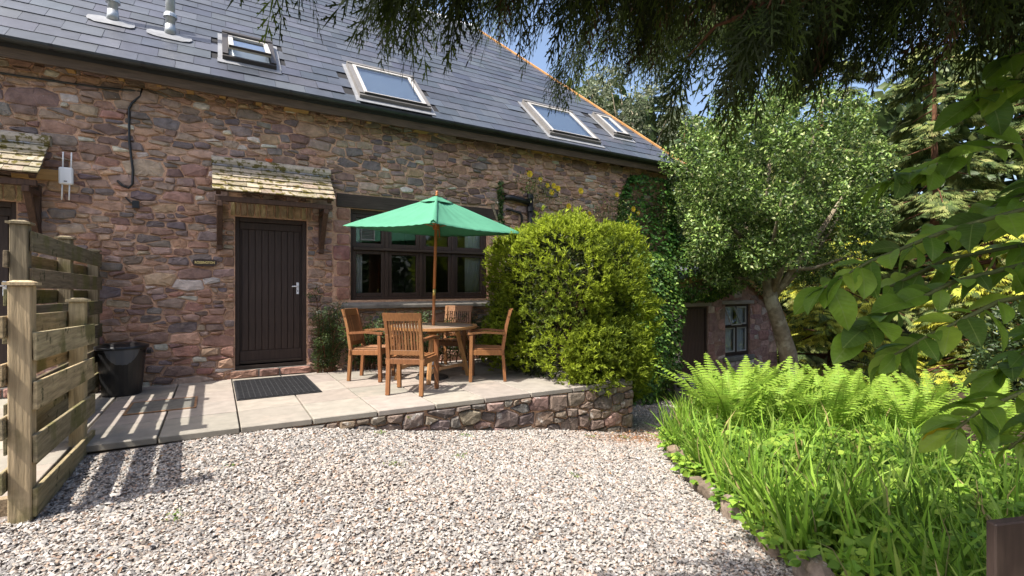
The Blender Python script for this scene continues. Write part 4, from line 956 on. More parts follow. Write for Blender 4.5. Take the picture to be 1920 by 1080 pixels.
# edging stones of the bed
be = empty('bed_edging', (3.4, 2.4, -.5), 'row of rough brown stones edging the planted bed', 'edging')
rs = random.Random(33)
def rock(cx, cy, cz, sx, sy, sz, rz, c, par, name='stone'):
    bm = bmesh.new(); bmesh.ops.create_icosphere(bm, subdivisions=2, radius=1); V = []
    for v in bm.verts:
        p = v.co; k = max(abs(p.x), abs(p.y), abs(p.z)) ** .55
        q = Vector((p.x / k * sx * (1 + rs.uniform(-.08, .08)), p.y / k * sy * (1 + rs.uniform(-.08, .08)), p.z / k * sz * (1 + rs.uniform(-.10, .10))))
        q.rotate(Matrix.Rotation(rz, 3, 'Z')); V.append((cx + q.x, cy + q.y, cz + q.z))
    F = [tuple(v.index for v in f.verts) for f in bm.faces]; bm.free(); mesh_obj(name, V, F, M['wallstone'], par, c)
acc = 0.0
for i in range(1, len(BED) - 3):
    a, c = BED[i], BED[i + 1]; L = math.hypot(*(c - a)); k = max(1, int(L / .36))
    for j in range(k):
        p = a + (c - a) * ((j + .5) / k); th = math.atan2(c[1] - a[1], c[0] - a[0]); l = L / k / 2 * rs.uniform(.62, 1.0)
        rock(p[0], p[1], float(g(*p)) + .045, l, rs.uniform(.045, .075), rs.uniform(.07, .145), th + rs.uniform(-.3, .3), jit(rs.choice([(.20, .15, .115), (.17, .13, .10), (.24, .18, .14)]), .15), be)

# ------------------------------------------------------------------ planting helpers
LEAF4 = (np.array([(0, 0, 0), (-.5, .45, .07), (0, .5, -.04), (.5, .45, .07), (0, 1, -.06)]), np.array([(0, 2, 1), (0, 3, 2), (1, 2, 4), (2, 3, 4)]))
DIAM = (np.array([(0, 0, 0), (-.5, .5, 0), (.5, .5, 0), (0, 1, 0)]), np.array([(0, 2, 1), (1, 2, 3)]))
IVY = (np.array([(0, 0, 0), (-.55, .18, .05), (-.30, .48, .02), (0, 1, -.08), (.30, .48, .02), (.55, .18, .05), (0, .35, -.05)]), np.array([(0, 6, 1), (1, 6, 2), (2, 6, 3), (3, 6, 4), (4, 6, 5), (5, 6, 0)]))
BLADE = (np.array([(-.5, 0, 0), (.5, 0, 0), (-.46, .4, .03), (.46, .4, .03), (-.33, .75, -.02), (.33, .75, -.02), (0, 1, -.16)]), np.array([(0, 1, 3), (0, 3, 2), (2, 3, 5), (2, 5, 4), (4, 5, 6)]))
FOLD = (np.array([(0, 0, 0), (-.5, .48, .10), (.5, .48, .10), (0, 1, -.05)]), np.array([(0, 3, 1), (0, 2, 3)]))
def unit(a): return a / np.maximum(np.linalg.norm(a, axis=1, keepdims=True), 1e-9)
def scatter(name, tmpl, P, D, Nn, L, W, col, mt, parent=None, curl=0.0):
    tv, tf = tmpl; P = np.asarray(P, float); n = len(P); D = unit(np.asarray(D, float)); S = unit(np.cross(D, np.asarray(Nn, float))); Nn = np.cross(S, D)
    L = np.broadcast_to(L, n); W = np.broadcast_to(W, n)
    V = P[:, None] + S[:, None] * (tv[None, :, 0:1] * W[:, None, None]) + D[:, None] * (tv[None, :, 1:2] * L[:, None, None]) + Nn[:, None] * (tv[None, :, 2:3] * L[:, None, None])
    if curl: V[:, :, 2] -= curl * (tv[None, :, 1] ** 2) * L[:, None]
    k = len(tv); F = (tf[None] + (np.arange(n) * k)[:, None, None]).reshape(-1, 3)
    return mesh_obj(name, V.reshape(-1, 3), F, mt, parent, np.repeat(np.asarray(col, float), k, 0))
def pick(rg, pal, n, p=None, var=.18):
    pal = np.array(pal); return pal[rg.choice(len(pal), n, p=p)] * rg.uniform(1 - var, 1 + var, (n, 1)) * rg.uniform(.94, 1.06, (n, 3))
def rdir(rg, n): return unit(rg.normal(size=(n, 3)))
def superell(rg, n, c, h, e):
    """points and outward normals on a rounded box"""
    d = rdir(rg, n); k = (np.abs(d) ** e).sum(1) ** (-1 / e); p = d * k[:, None]
    nn = unit(np.sign(p) * np.abs(p) ** (e - 1) / np.array(h)); return p * np.array(h) + np.array(c), nn
def lump(P, s=1.7, seed=0):
    x, y, z = P[:, 0] * s + seed, P[:, 1] * s + seed * 2, P[:, 2] * s
    return np.sin(x * 1.9 + np.sin(z * 2.3)) * np.sin(y * 2.1 + 1 + np.sin(x * 1.3)) * .5 + np.sin(z * 2.7 + x * 1.1) * .35 + np.sin(x * 5.1 + z * 4.3) * np.sin(y * 4.7 + z * 3.1) * .3

# ------------------------------------------------------------------ big bush at the end of the patio
rg = np.random.default_rng(3)
bush = empty('evergreen_bush', (4.75, 6.15, 0), 'big rounded yellow-green evergreen bush at the end of the patio', 'bush')
m = MB(); rr = random.Random(2)
for k in range(9):
    t = rr.uniform(0, 6.28); m.tube([(4.75 + .12 * math.cos(t), 6.2 + .12 * math.sin(t), -.4), (4.75 + .4 * math.cos(t), 6.2 + .4 * math.sin(t), .5), (4.75 + .7 * math.cos(t), 6.2 + .75 * math.sin(t), 1.6)], [.035, .028, .012], 6)
tag(m.build('stems', M['twig'], bush), kind='stuff')
n = 9500; P, Nn = superell(rg, n, (4.66, 6.12, .80), (.90, 1.14, 1.40), 4.2)
lp = lump(P, 1.6); P += Nn * (lp * .20 + rg.normal(0, .06, n))[:, None] + np.array((0, 0, 1.)) * (np.abs(rg.normal(0, .07, n)) * (rg.random(n) < .3))[:, None]
P2, N2 = superell(rg, 1500, (4.62, 5.05, .32), (.60, .28, .45), 2.5); P2 += N2 * rg.normal(0, .05, (1500, 1)); P = np.concatenate([P, P2]); Nn = np.concatenate([Nn, N2]); lp = lump(P, 1.6)
keep = (P[:, 2] > np.where(P[:, 0] > 4.86, -.62, np.where(P[:, 1] < 5.2, -.12, .02)) + .12 * np.sin(P[:, 0] * 7)) & (P[:, 1] < 7.7); P, Nn, lp = P[keep], Nn[keep], lp[keep]; n = len(P)
ax = unit(Nn * .75 + np.array((0, 0, .55)) + rg.normal(0, .33, (n, 3)))        # each shoot tip carries a whorl of leaves
k = 8; A = np.repeat(ax, k, 0); a1 = unit(np.cross(A, np.array((.3, .2, .9)) + 0 * A)); a2 = np.cross(A, a1); t = rg.uniform(0, 6.28, n * k); sp_ = rg.uniform(.35, 1.25, n * k)
D = A * 1.0 + (a1 * np.cos(t)[:, None] + a2 * np.sin(t)[:, None]) * sp_[:, None]
base = np.repeat(P, k, 0) + A * rg.uniform(-.05, .03, n * k)[:, None]
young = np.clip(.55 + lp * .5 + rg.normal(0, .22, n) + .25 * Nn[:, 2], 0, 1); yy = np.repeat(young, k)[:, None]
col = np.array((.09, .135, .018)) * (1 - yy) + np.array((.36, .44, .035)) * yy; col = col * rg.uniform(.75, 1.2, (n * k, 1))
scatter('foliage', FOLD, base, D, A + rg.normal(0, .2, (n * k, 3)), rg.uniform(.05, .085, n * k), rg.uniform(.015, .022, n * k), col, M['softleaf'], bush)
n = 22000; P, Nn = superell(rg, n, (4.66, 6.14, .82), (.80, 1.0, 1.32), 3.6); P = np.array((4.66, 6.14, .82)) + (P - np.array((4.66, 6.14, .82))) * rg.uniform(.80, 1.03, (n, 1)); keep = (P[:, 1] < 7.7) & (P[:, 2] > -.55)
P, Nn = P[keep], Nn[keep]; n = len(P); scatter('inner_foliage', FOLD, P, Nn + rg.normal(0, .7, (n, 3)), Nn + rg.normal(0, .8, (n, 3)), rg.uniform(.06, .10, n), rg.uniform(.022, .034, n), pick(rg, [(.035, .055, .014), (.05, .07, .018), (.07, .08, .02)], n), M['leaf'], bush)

# ------------------------------------------------------------------ ivy, rose and wall plants
def ivy_mass(name, label, vols, n, seed, zmin=-9, pal=None, front=None):
    rg = np.random.default_rng(seed); iv = empty(name, vols[0][0], label, 'ivy'); Ps, Ns = [], []
    for (c, h, e, f) in vols:
        m_ = int(n * f); P, Nn = superell(rg, m_, c, h, e); P = np.array(c) + (P - np.array(c)) * rg.uniform(.90, 1.0, (m_, 1)); P += Nn * (lump(P, 1.8, seed) * .10)[:, None]; Ps.append(P); Ns.append(Nn)
    P = np.concatenate(Ps); Nn = np.concatenate(Ns); keep = P[:, 2] > zmin
    if front is not None: keep &= front(P)
    P, Nn = P[keep], Nn[keep]; n = len(P)
    D = unit(np.array((0, 0, -.8)) + Nn * .45 + rg.normal(0, .45, (n, 3))); up = unit(Nn + np.array((0, 0, .45)) + rg.normal(0, .35, (n, 3)))
    s = rg.uniform(.045, .085, n)
    scatter('leaves', IVY, P, D, -up, s, s * 1.0, pick(rg, pal or [(.05, .115, .022), (.075, .16, .028), (.14, .25, .04), (.035, .075, .018), (.22, .33, .055)], n, None if pal else [.28, .28, .2, .14, .1]), M['leaf'], iv)
    m = MB(); rr = random.Random(seed)
    for c, h, e, f in vols:
        for k in range(4): x = c[0] + rr.uniform(-.5, .5) * h[0]; m.tube([(x, c[1], c[2] - h[2] * .9), (x + rr.uniform(-.2, .2), c[1] + h[1] * .3, c[2]), (x + rr.uniform(-.3, .3), c[1] + h[1] * .4, c[2] + h[2] * .7)], [.025, .02, .01], 5)
    tag(m.build('stems', M['bark'], iv), kind='stuff'); return iv
ivy_mass('ivy', 'ivy covering the right end of the cottage wall under the eaves', [((8.2, 7.76, 2.65), (.85, .22, 1.15), 3.0, 1.0)], 6500, 5, pal=[(.05, .15, .022), (.035, .10, .018), (.09, .21, .03), (.03, .07, .015)], front=lambda P: (P[:, 1] < 7.83) & (P[:, 2] < 3.72))
ivy_mass('ivy', 'dark ivy mass between the big bush and the outbuilding door', [((7.62, 7.22, .35), (.70, .55, 1.65), 3.2, .5), ((6.9, 6.9, -.1), (.7, .5, 1.1), 2.6, .2), ((9.85, 7.80, 1.72), (1.35, .40, .78), 2.8, .3)], 21000, 6, zmin=-1.15)
ivy_mass('ivy', 'thin strand of ivy climbing the wall beside the black pipe', [((4.47, 7.78, 2.75), (.07, .05, .48), 2.0, 1.0)], 260, 7, pal=[(.05, .10, .025), (.09, .14, .04)])
rose = empty('climbing_rose', (6, 7.7, 1.0), 'straggling climbing rose with yellow flowers on the cottage wall', 'rose')
rg = np.random.default_rng(12); rr = random.Random(12); m = MB(); tips = []
for k in range(26):
    x = rr.uniform(5.1, 7.2); z = rr.uniform(.9, 2.2); p = [(x, 7.72, z)]; dx_ = rr.uniform(-.5, .5)
    for q in range(6): x += dx_ * .22 + rr.uniform(-.09, .09); z += rr.uniform(.12, .28); p.append((x, 7.74 - rr.uniform(0, .14), min(z, 3.3))); tips.append(p[-1])
    m.tube(p, [.010, .009, .008, .007, .006, .005, .003], 5)
tag(m.build('stems', M['bark'], rose), kind='stuff')
T = np.array(tips); n = 1500; c = T[rg.integers(0, len(T), n)] + rg.normal(0, .08, (n, 3)); c[:, 1] = np.minimum(c[:, 1], 7.76)
cl = np.array([(5.05, 7.6, 3.2), (5.4, 7.6, 3.1), (7.1, 7.6, 3.0), (7.3, 7.6, 2.85), (6.4, 7.6, 2.75), (5.0, 7.55, 3.15)]); c2 = cl[rg.integers(0, 6, 700)] + rg.normal(0, .15, (700, 3)) * np.array((1.2, .5, .8)); c2[:, 1] = np.minimum(c2[:, 1], 7.75)
c = np.concatenate([c, c2]); n = len(c)
scatter('leaves', LEAF4, c, rdir(rg, n) + np.array((0, -.4, -.2)), rdir(rg, n) + np.array((0, -.8, .6)), rg.uniform(.03, .055, n), rg.uniform(.018, .03, n), pick(rg, [(.08, .13, .03), (.14, .19, .05), (.05, .08, .02), (.24, .22, .09)], n), M['leaf'], rose)
for (x, z) in [(4.97, 3.37), (5.21, 3.3), (5.37, 3.2), (5.52, 3.21), (5.47, 3.08), (5.62, 3.17), (6.18, 3.18), (5.88, 2.85), (7.14, 3.2), (7.61, 2.94), (7.75, 2.87), (6.4, 2.75), (6.9, 2.6)]:
    m = MB(); s = rr.uniform(.045, .062)
    for ring, (nr_, rad, lift) in enumerate(((6, 1.0, .15), (5, .7, .45), (4, .4, .7))):
        for k in range(nr_):
            t = 6.283 * k / nr_ + ring * .5; a = Vector((math.cos(t), -lift, math.sin(t))) * s * rad; b_ = Vector((-math.sin(t), 0, math.cos(t))) * s * rad * .55; o = Vector((x, 7.58, z))
            m.add([o, o + a * .6 - b_, o + a * 1.05 - b_ * .5, o + a * 1.05 + b_ * .5, o + a * .6 + b_], [(0, 1, 2, 3, 4)], jit((.80, .60, .045), .12))
    m.build('flower', M['petal'], rose)
def herring(name, label, stems, n, seed, pal, ls, spread, cat='shrub'):
    rg = np.random.default_rng(seed); h = empty(name, stems[0][0], label, cat); m = MB(); P = []; D = []
    for pts in stems:
        m.tube(pts, [.012] + [.007] * (len(pts) - 2) + [.003], 5); q = np.array(pts)
        k = n // len(stems); t = np.sort(rg.uniform(.04, 1, k)) * (len(q) - 1); i = np.minimum(t.astype(int), len(q) - 2); f = (t - i)[:, None]; c = q[i] * (1 - f) + q[i + 1] * f; d = unit(q[i + 1] - q[i])
        side = rg.choice([-1, 1], k)[:, None]; sd = unit(np.cross(d, np.array((0, 1, 0)) + 0 * d)) * side; r_ = rg.uniform(0, spread, (k, 1)); P.append(c + (sd + d * .6) * r_ + rg.normal(0, .018, (k, 3))); D.append(sd + d * .7 + rg.normal(0, .35, (k, 3)))
    tag(m.build('stems', M['twig'], h), kind='stuff'); P = np.concatenate(P); D = np.concatenate(D); P[:, 1] = np.minimum(P[:, 1], 7.77); n = len(P)
    scatter('leaves', FOLD, P, D, rdir(rg, n) * .6 + np.array((0, -.6, .7)), rg.uniform(ls * .7, ls * 1.3, n), rg.uniform(ls * .4, ls * .6, n), pick(rg, pal, n), M['leaf'], h)
rr = random.Random(6)
def arch(x, y, h, lean, out=.15): return [(x, y, .0), (x + lean * .2, y - .02, h * .4), (x + lean * .55, y - out * .5, h * .78), (x + lean, y - out, h)]
herring('wall_shrub', 'feathery dark green shrub trained on the wall right of the door', [arch(1.42 + rr.uniform(-.13, .13), 7.68, rr.uniform(.45, 1.1), rr.uniform(-.22, .24), rr.uniform(.05, .3)) for _ in range(16)] + [[(1.4, 7.7, .1), (1.32, 7.7, .7), (1.27, 7.66, 1.12), (1.20, 7.58, 1.2)]], 6500, 8, [(.035, .065, .018), (.055, .09, .022), (.09, .13, .03)], .024, .085)
herring('low_shrub', 'dark low shrub growing along the wall under the window sill', [arch(rr.uniform(1.75, 4.2), 7.62, rr.uniform(.4, .85), rr.uniform(-.3, .3), rr.uniform(.1, .45)) for _ in range(44)], 11000, 9, [(.03, .055, .016), (.05, .085, .022), (.09, .14, .03)], .034, .13)

# ------------------------------------------------------------------ trees
def tree(name, label, pts, rad, cat='tree', bark='bark', limbs=()):
    t = empty(name, pts[0], label, cat); m = MB(); m.tube(pts, rad, 12)
    for p, r in limbs: m.tube(p, r, 7)
    m.build('trunk', M[bark], t, smooth=True); return t
def crown(t, clumps, n, sizes, pal, p, seed, mt='leaf', tm=FOLD, droop=0.0, wr=.5, sig=None):
    """leaves gathered into clumps: (centre, radius)"""
    rg = np.random.default_rng(seed); C = np.array([c for c, r in clumps]); Rr = np.array([r for c, r in clumps]); w = Rr ** 2; i = rg.choice(len(C), n, p=w / w.sum())
    d = rdir(rg, n); P = C[i] + d * (Rr[i] * rg.uniform(.35, 1.0, n) ** .6)[:, None]
    D = unit(d * .6 + rdir(rg, n) * .8 + np.array((0, 0, -droop))); Nn = unit(d * .4 + rdir(rg, n) * .6 + np.array((0, 0, .6))); L = rg.uniform(*sizes, n)
    return scatter('crown', tm, P, D, Nn, L, L * wr, pick(rg, pal, n, p), M[mt], t)
def blob(rr, c, h, n, r0, r1, shell=.55):
    out = []
    for _ in range(n):
        while True:
            v = Vector((rr.uniform(-1, 1), rr.uniform(-1, 1), rr.uniform(-1, 1)))
            if shell < v.length < 1: break
        out.append(((c[0] + v.x * h[0], c[1] + v.y * h[1], c[2] + v.z * h[2]), rr.uniform(r0, r1)))
    return out
rr = random.Random(21)
tp = [(11.55, 6.4, -1.5), (11.47, 6.4, -.8), (11.36, 6.4, -.25), (11.02, 6.4, .42), (10.72, 6.42, 1.0), (10.62, 6.45, 1.7), (10.7, 6.5, 2.8), (10.8, 6.5, 4.2)]
lb_ = []; HC = (10.75, 6.45, 3.45)
hcl = blob(rr, HC, (2.95, 2.2, 2.25), 215, .15, .42, .30) + blob(rr, (9.3, 6.3, 2.3), (1.1, .9, .9), 26, .18, .38, .2)
for k in range(20):
    e = hcl[k][0]; s = tp[4] if k % 2 else tp[5]; mid = ((s[0] + e[0]) / 2 + rr.uniform(-.2, .2), (s[1] + e[1]) / 2, (s[2] + e[2]) / 2 - .15); lb_.append(([s, mid, e], [.07, .04, .012]))
holly = tree('holly_tree', 'variegated holly tree with pale crooked trunk in front of the outbuilding', tp, [.27, .20, .19, .165, .15, .12, .07, .03], limbs=lb_)
crown(holly, hcl, 82000, (.055, .10), [(.15, .24, .05), (.075, .13, .03), (.36, .40, .17), (.23, .32, .075), (.035, .06, .02)], [.32, .26, .09, .21, .12], 31, 'gloss')

FAN = []; FF = []
for k, (a, l, y) in enumerate([(0, 1, 0), (-.55, .55, .1), (.55, .55, .1), (-.5, .5, .32), (.5, .5, .32), (-.45, .38, .55), (.45, .38, .55)]):
    s, c = math.sin(a), math.cos(a); b0 = len(FAN); w = .055
    FAN += [(0, y, 0), (s * l * .5 - c * w, y + c * l * .5 + s * w, -.02), (s * l * .5 + c * w, y + c * l * .5 - s * w, -.02), (s * l, y + c * l, -.10)]; FF += [(b0, b0 + 2, b0 + 1), (b0 + 1, b0 + 2, b0 + 3)]
FAN = (np.array(FAN), np.array(FF))
def conifer(name, label, x, y, h, r, n, pal, p, seed, fan=(.35, .6), zb=None, low=.08, droop=.35, power=.8):
    rg = np.random.default_rng(seed); zb = float(g(x, y)) if zb is None else zb; rr = random.Random(seed); limbs = []
    nb = 60; B0 = []; B1 = []
    for k in range(nb):
        f = low + (1 - low) * (k + rr.random()) / nb; a = rr.uniform(0, 6.283); rl = r * ((1 - f) ** power) * rr.uniform(.7, 1.05) + .12; z = zb + f * h
        s = (x, y, z); e = (x + rl * math.cos(a), y + rl * math.sin(a), z - droop * rl * rr.uniform(.3, 1)); B0.append(s); B1.append(e); limbs.append(([s, ((s[0] + e[0]) / 2, (s[1] + e[1]) / 2, (s[2] + e[2]) / 2 + .08 * rl), e], [.035, .02, .006]))
    t = tree(name, label, [(x, y, zb - .2), (x + .05, y, zb + h * .5), (x, y, zb + h)], [.03 * r + .04, .02 * r + .03, .01], limbs=limbs, bark='twig')
    B0, B1 = np.array(B0), np.array(B1); ln = np.linalg.norm(B1 - B0, axis=1); i = rg.choice(nb, n, p=ln / ln.sum()); f = rg.uniform(.2, 1.05, n) ** .75; P = B0[i] * (1 - f[:, None]) + B1[i] * f[:, None]
    bd_ = unit(B1[i] - B0[i]); sd = unit(np.cross(bd_, np.array((0, 0, 1.)) + 0 * bd_)) * rg.normal(0, 1, n)[:, None]; P += sd * (ln[i] * .20 * (1.1 - f))[:, None] + rg.normal(0, .06, (n, 3)); P[:, 2] += .10 * ln[i] * f * (1 - f)
    D = unit(bd_ * .8 + sd * .7 + np.array((0, 0, -.25)) + rg.normal(0, .2, (n, 3))); L = rg.uniform(*fan, n)
    tip = np.clip(f, 0, 1)[:, None]; col = pick(rg, pal, n, p)
    scatter('crown', FAN, P, D, np.array((0, 0, 1.)) + rg.normal(0, .3, (n, 3)), L, L, col, M['spray'], t); return t
GOLD = [(.44, .43, .055), (.30, .33, .05), (.12, .16, .03), (.06, .085, .025)]
conifer('golden_conifer', 'golden-tipped conifer with layered branches just right of the holly trunk', 15.4, 7.4, 5.2, 2.6, 3400, GOLD, [.34, .28, .22, .16], 51, (.22, .42), droop=.30)
conifer('golden_conifer', 'golden conifer behind the broad leaves at the right edge', 17.2, 4.4, 4.8, 3.0, 3600, GOLD, [.34, .28, .22, .16], 52, (.22, .42), droop=.30)
PINE = [(.17, .20, .06), (.11, .15, .045), (.06, .09, .03), (.24, .25, .09)]
conifer('tall_conifer', 'tall pale green conifer with sky between its branches at upper right', 20.0, 10.0, 13.5, 4.6, 8000, PINE, [.35, .3, .2, .15], 53, (.28, .55), droop=.55)
conifer('tall_conifer', 'tall conifer half cut by the right edge of the picture', 26.0, 5.4, 12.5, 4.8, 5500, PINE, [.35, .3, .2, .15], 54, (.28, .55), droop=.55)
conifer('tall_conifer', 'tall pale green conifer behind the golden conifers', 24.0, 7.8, 13.5, 4.8, 8000, PINE, [.35, .3, .2, .15], 57, (.28, .55), droop=.55)
conifer('dark_conifer', 'dark conifer standing beyond the end of the cottage roof', 19.0, 15.6, 10.5, 2.9, 3400, [(.05, .085, .04), (.035, .06, .03), (.08, .11, .05)], None, 55, (.4, .7))
conifer('dark_conifer', 'dark conifer filling the gap between holly and tall conifers', 25, 14.5, 13, 3.8, 3400, [(.05, .08, .035), (.035, .06, .028), (.09, .12, .05)], None, 56, (.45, .8))
rr = random.Random(44)
def leafy(name, label, x, y, h, rx, rz, cz, ncl, n, size, pal, p, seed, r0=.4, r1=.9, mt='leaf'):
    z0 = float(g(x, y)) - .3; cl = blob(rr, (x, y, cz), (rx, rx, rz), ncl, r0, r1, .3); lm = []
    for k in range(14): s = (x, y, cz - rz * .7); e = cl[k][0]; lm.append(([s, ((s[0] + e[0]) / 2, (s[1] + e[1]) / 2, (s[2] + e[2]) / 2 + .1), e], [.09, .05, .015]))
    t = tree(name, label, [(x, y, z0), (x + .1, y, (z0 + cz) / 2), (x, y, cz + rz * .4)], [.22, .17, .05], limbs=lm); crown(t, cl, n, size, pal, p, seed, mt); return t
leafy('tall_tree', 'tall thin pale-leaved tree rising behind the roof verge', 20.5, 20.5, 14, 3.8, 5.4, 9.5, 60, 16000, (.14, .24), [(.26, .28, .18), (.18, .21, .12), (.10, .13, .07)], None, 61, .5, 1.0)
leafy('green_tree', 'bright yellow-green leafy tree beyond the lower end of the roof', 16.3, 12.0, 7, 2.0, 2.2, 3.4, 40, 11000, (.09, .15), [(.22, .28, .05), (.13, .19, .04), (.07, .11, .03)], None, 62, .4, .7)
def hedge(name, label, c, h, n, size, pal, seed, p=None):
    rg = np.random.default_rng(seed); t = empty(name, (c[0], c[1], c[2] - h[2]), label, 'hedge'); P, Nn = superell(rg, n, c, h, 2.8); P = np.array(c) + (P - np.array(c)) * rg.uniform(.86, 1, (n, 1)); P += Nn * (lump(P, .9, seed) * .28)[:, None]
    L = rg.uniform(*size, n); scatter('leaves', FOLD, P, Nn * .5 + rdir(rg, n) * .8, Nn + rdir(rg, n) * .7, L, L * .45, pick(rg, pal, n, p), M['gloss'], t)
    m = MB(); r_ = random.Random(seed)
    for k in range(10): x, y = c[0] + r_.uniform(-.5, .5) * h[0], c[1] + r_.uniform(-.5, .5) * h[1]; m.tube([(x, y, c[2] - h[2] - .2), (x + r_.uniform(-.3, .3), y + r_.uniform(-.3, .3), c[2] + h[2] * .6)], [.05, .015], 6)
    tag(m.build('stems', M['twig'], t), kind='stuff'); return t
hedge('dark_hedge', 'dark glossy laurel hedge in shade behind the ferns', (15.8, 1.9, -.3), (2.3, 2.4, 1.25), 22000, (.08, .14), [(.03, .055, .018), (.045, .075, .022), (.13, .16, .04)], 71, [.5, .35, .15])
hedge('dark_hedge', 'dark shrubs at the far right behind the sword leaves', (11.2, -.2, -.25), (2.0, 2.2, 1.2), 14000, (.07, .12), [(.03, .055, .018), (.05, .08, .022), (.16, .18, .04)], 72, [.5, .35, .15])
rg = np.random.default_rng(73); n = 34000; th = rg.uniform(R(-35), R(75), n); rd_ = rg.uniform(29, 36, n); P = np.stack([rd_ * np.cos(th), rd_ * np.sin(th), rg.uniform(-1.5, 11.5, n) + 2 * np.sin(th * 9)], 1); L = rg.uniform(.5, 1.1, n)
tag(scatter('distant_woods', FOLD, P, rdir(rg, n), rdir(rg, n) + np.array((-.5, -.3, .5)), L, L * .6, pick(rg, [(.07, .11, .035), (.12, .16, .05), (.04, .065, .025)], n), M['leaf']), 'dark mass of woodland closing the view behind the garden', 'woods', kind='stuff')
n = 14000; P = np.stack([rg.uniform(-14, 12, n), rg.uniform(-11, -7.5, n), rg.uniform(-.3, 1, n)], 1); P[:, 2] = -.3 + rg.uniform(0, 1, n) * (5.2 + 1.6 * np.sin(P[:, 0] * .9) + .8 * np.sin(P[:, 0] * 2.3)); L = rg.uniform(.25, .5, n)
tag(scatter('undergrowth', FOLD, P, rdir(rg, n), rdir(rg, n), L, L * .6, pick(rg, [(.05, .09, .025), (.09, .14, .035), (.03, .05, .02)], n), M['leaf']), 'shrubs and trees along the far side of the yard', 'undergrowth', kind='stuff')

# ------------------------------------------------------------------ planted bed
bx = []; nb_ = 40; ts = np.linspace(0, len(BED) - 1, nb_); bi = np.minimum(ts.astype(int), len(BED) - 2); bp = BED[bi] + (BED[bi + 1] - BED[bi]) * (ts - bi)[:, None]
offs = [0.02, .15, .5, 1.2, 2.5, 5, 9]; V = []
for p in bp:
    for o in offs: x, y = p[0] + o * .86, p[1] - o * .51; V.append((x, y, float(g(x, y)) + (.03 if o < .05 else .09 + min(o, 2) * .03)))
k = len(offs); F = np.array([(i * k + j, i * k + j + 1, (i + 1) * k + j + 1, (i + 1) * k + j) for i in range(nb_ - 1) for j in range(k - 1)])
tag(mesh_obj('flower_bed', np.array(V), F, M['soil'], None, smooth=True, origin=(0, 0, 0)), kind='structure')
def bed_pts(rg, n, o0, o1, t0, t1, pw=1.0):
    t = rg.uniform(t0, t1, n); i = np.minimum(t.astype(int), len(BED) - 2); p = BED[i] + (BED[i + 1] - BED[i]) * (t - i)[:, None]; o = o0 + (o1 - o0) * rg.uniform(0, 1, n) ** pw
    x = p[:, 0] + o * .86; y = p[:, 1] - o * .51; return x, y, g(x, y) + .06 + np.minimum(o, 2) * .03, o, t
rg = np.random.default_rng(81)
# sword leaves in tufts
nt = 520; x, y, z, o, t = bed_pts(rg, nt, .04, 3.2, .5, 7.6, 1.25); per = 12; n = nt * per
P = np.stack([np.repeat(x, per) + rg.normal(0, .05, n), np.repeat(y, per) + rg.normal(0, .05, n), np.repeat(z, per)], 1); lean = np.repeat(rg.normal(0, .22, (nt, 2)), per, 0) + rg.normal(0, .20, (n, 2)) + np.array((-.10, .02))
D = np.concatenate([lean, np.ones((n, 1))], 1); L = rg.uniform(.36, .74, n) * np.repeat(rg.uniform(.75, 1.1, nt), per); S = rdir(rg, n); S[:, 2] = 0
tag(scatter('sword_leaves', BLADE, P, D, S, L, rg.uniform(.013, .027, n), pick(rg, [(.18, .32, .035), (.26, .42, .05), (.10, .19, .025), (.32, .45, .09), (.42, .34, .15)], n, [.3, .30, .22, .13, .05], .25), M['softleaf'], curl=.10), 'bright green sword-shaped leaves crowding the planted bed', 'sword leaves', kind='stuff')
# toothed ground cover between them
nt = 4300; x, y, z, o, t = bed_pts(rg, nt, -.10, 3.6, .3, 8.4, 1.15); hgt = rg.uniform(.05, .40, nt) * np.clip(o * 1.6 + .45, .1, 1); k = 5; n = nt * k
P = np.stack([np.repeat(x, k), np.repeat(y, k), np.repeat(z + hgt, k)], 1) + rg.normal(0, .012, (n, 3)); a = np.tile(np.array([0, 1.15, -1.15, 2.2, -2.2]), nt) + np.repeat(rg.uniform(0, 6.28, nt), k)
D = np.stack([np.cos(a), np.sin(a), rg.uniform(-.35, .25, n)], 1); L = rg.uniform(.04, .078, n); Nn = np.array((-.15, -.1, 1.)) + rg.normal(0, .28, (n, 3))
LOBE = (np.array([(0, 0, 0), (-.34, .22, .03), (-.42, .5, .04), (-.22, .78, .01), (0, 1.05, -.06), (.22, .78, .01), (.42, .5, .04), (.34, .22, .03), (0, .5, -.05)]), np.array([(8, i + 1 if i < 7 else 0, i) for i in range(8)]))
tag(scatter('ground_cover', LOBE, P, D, Nn, L, L * 1.0, pick(rg, [(.24, .38, .05), (.17, .30, .04), (.32, .46, .065), (.11, .21, .03)], n), M['softleaf'], curl=.12), 'low leafy ground cover spilling over the bed edging', 'ground cover', kind='stuff')
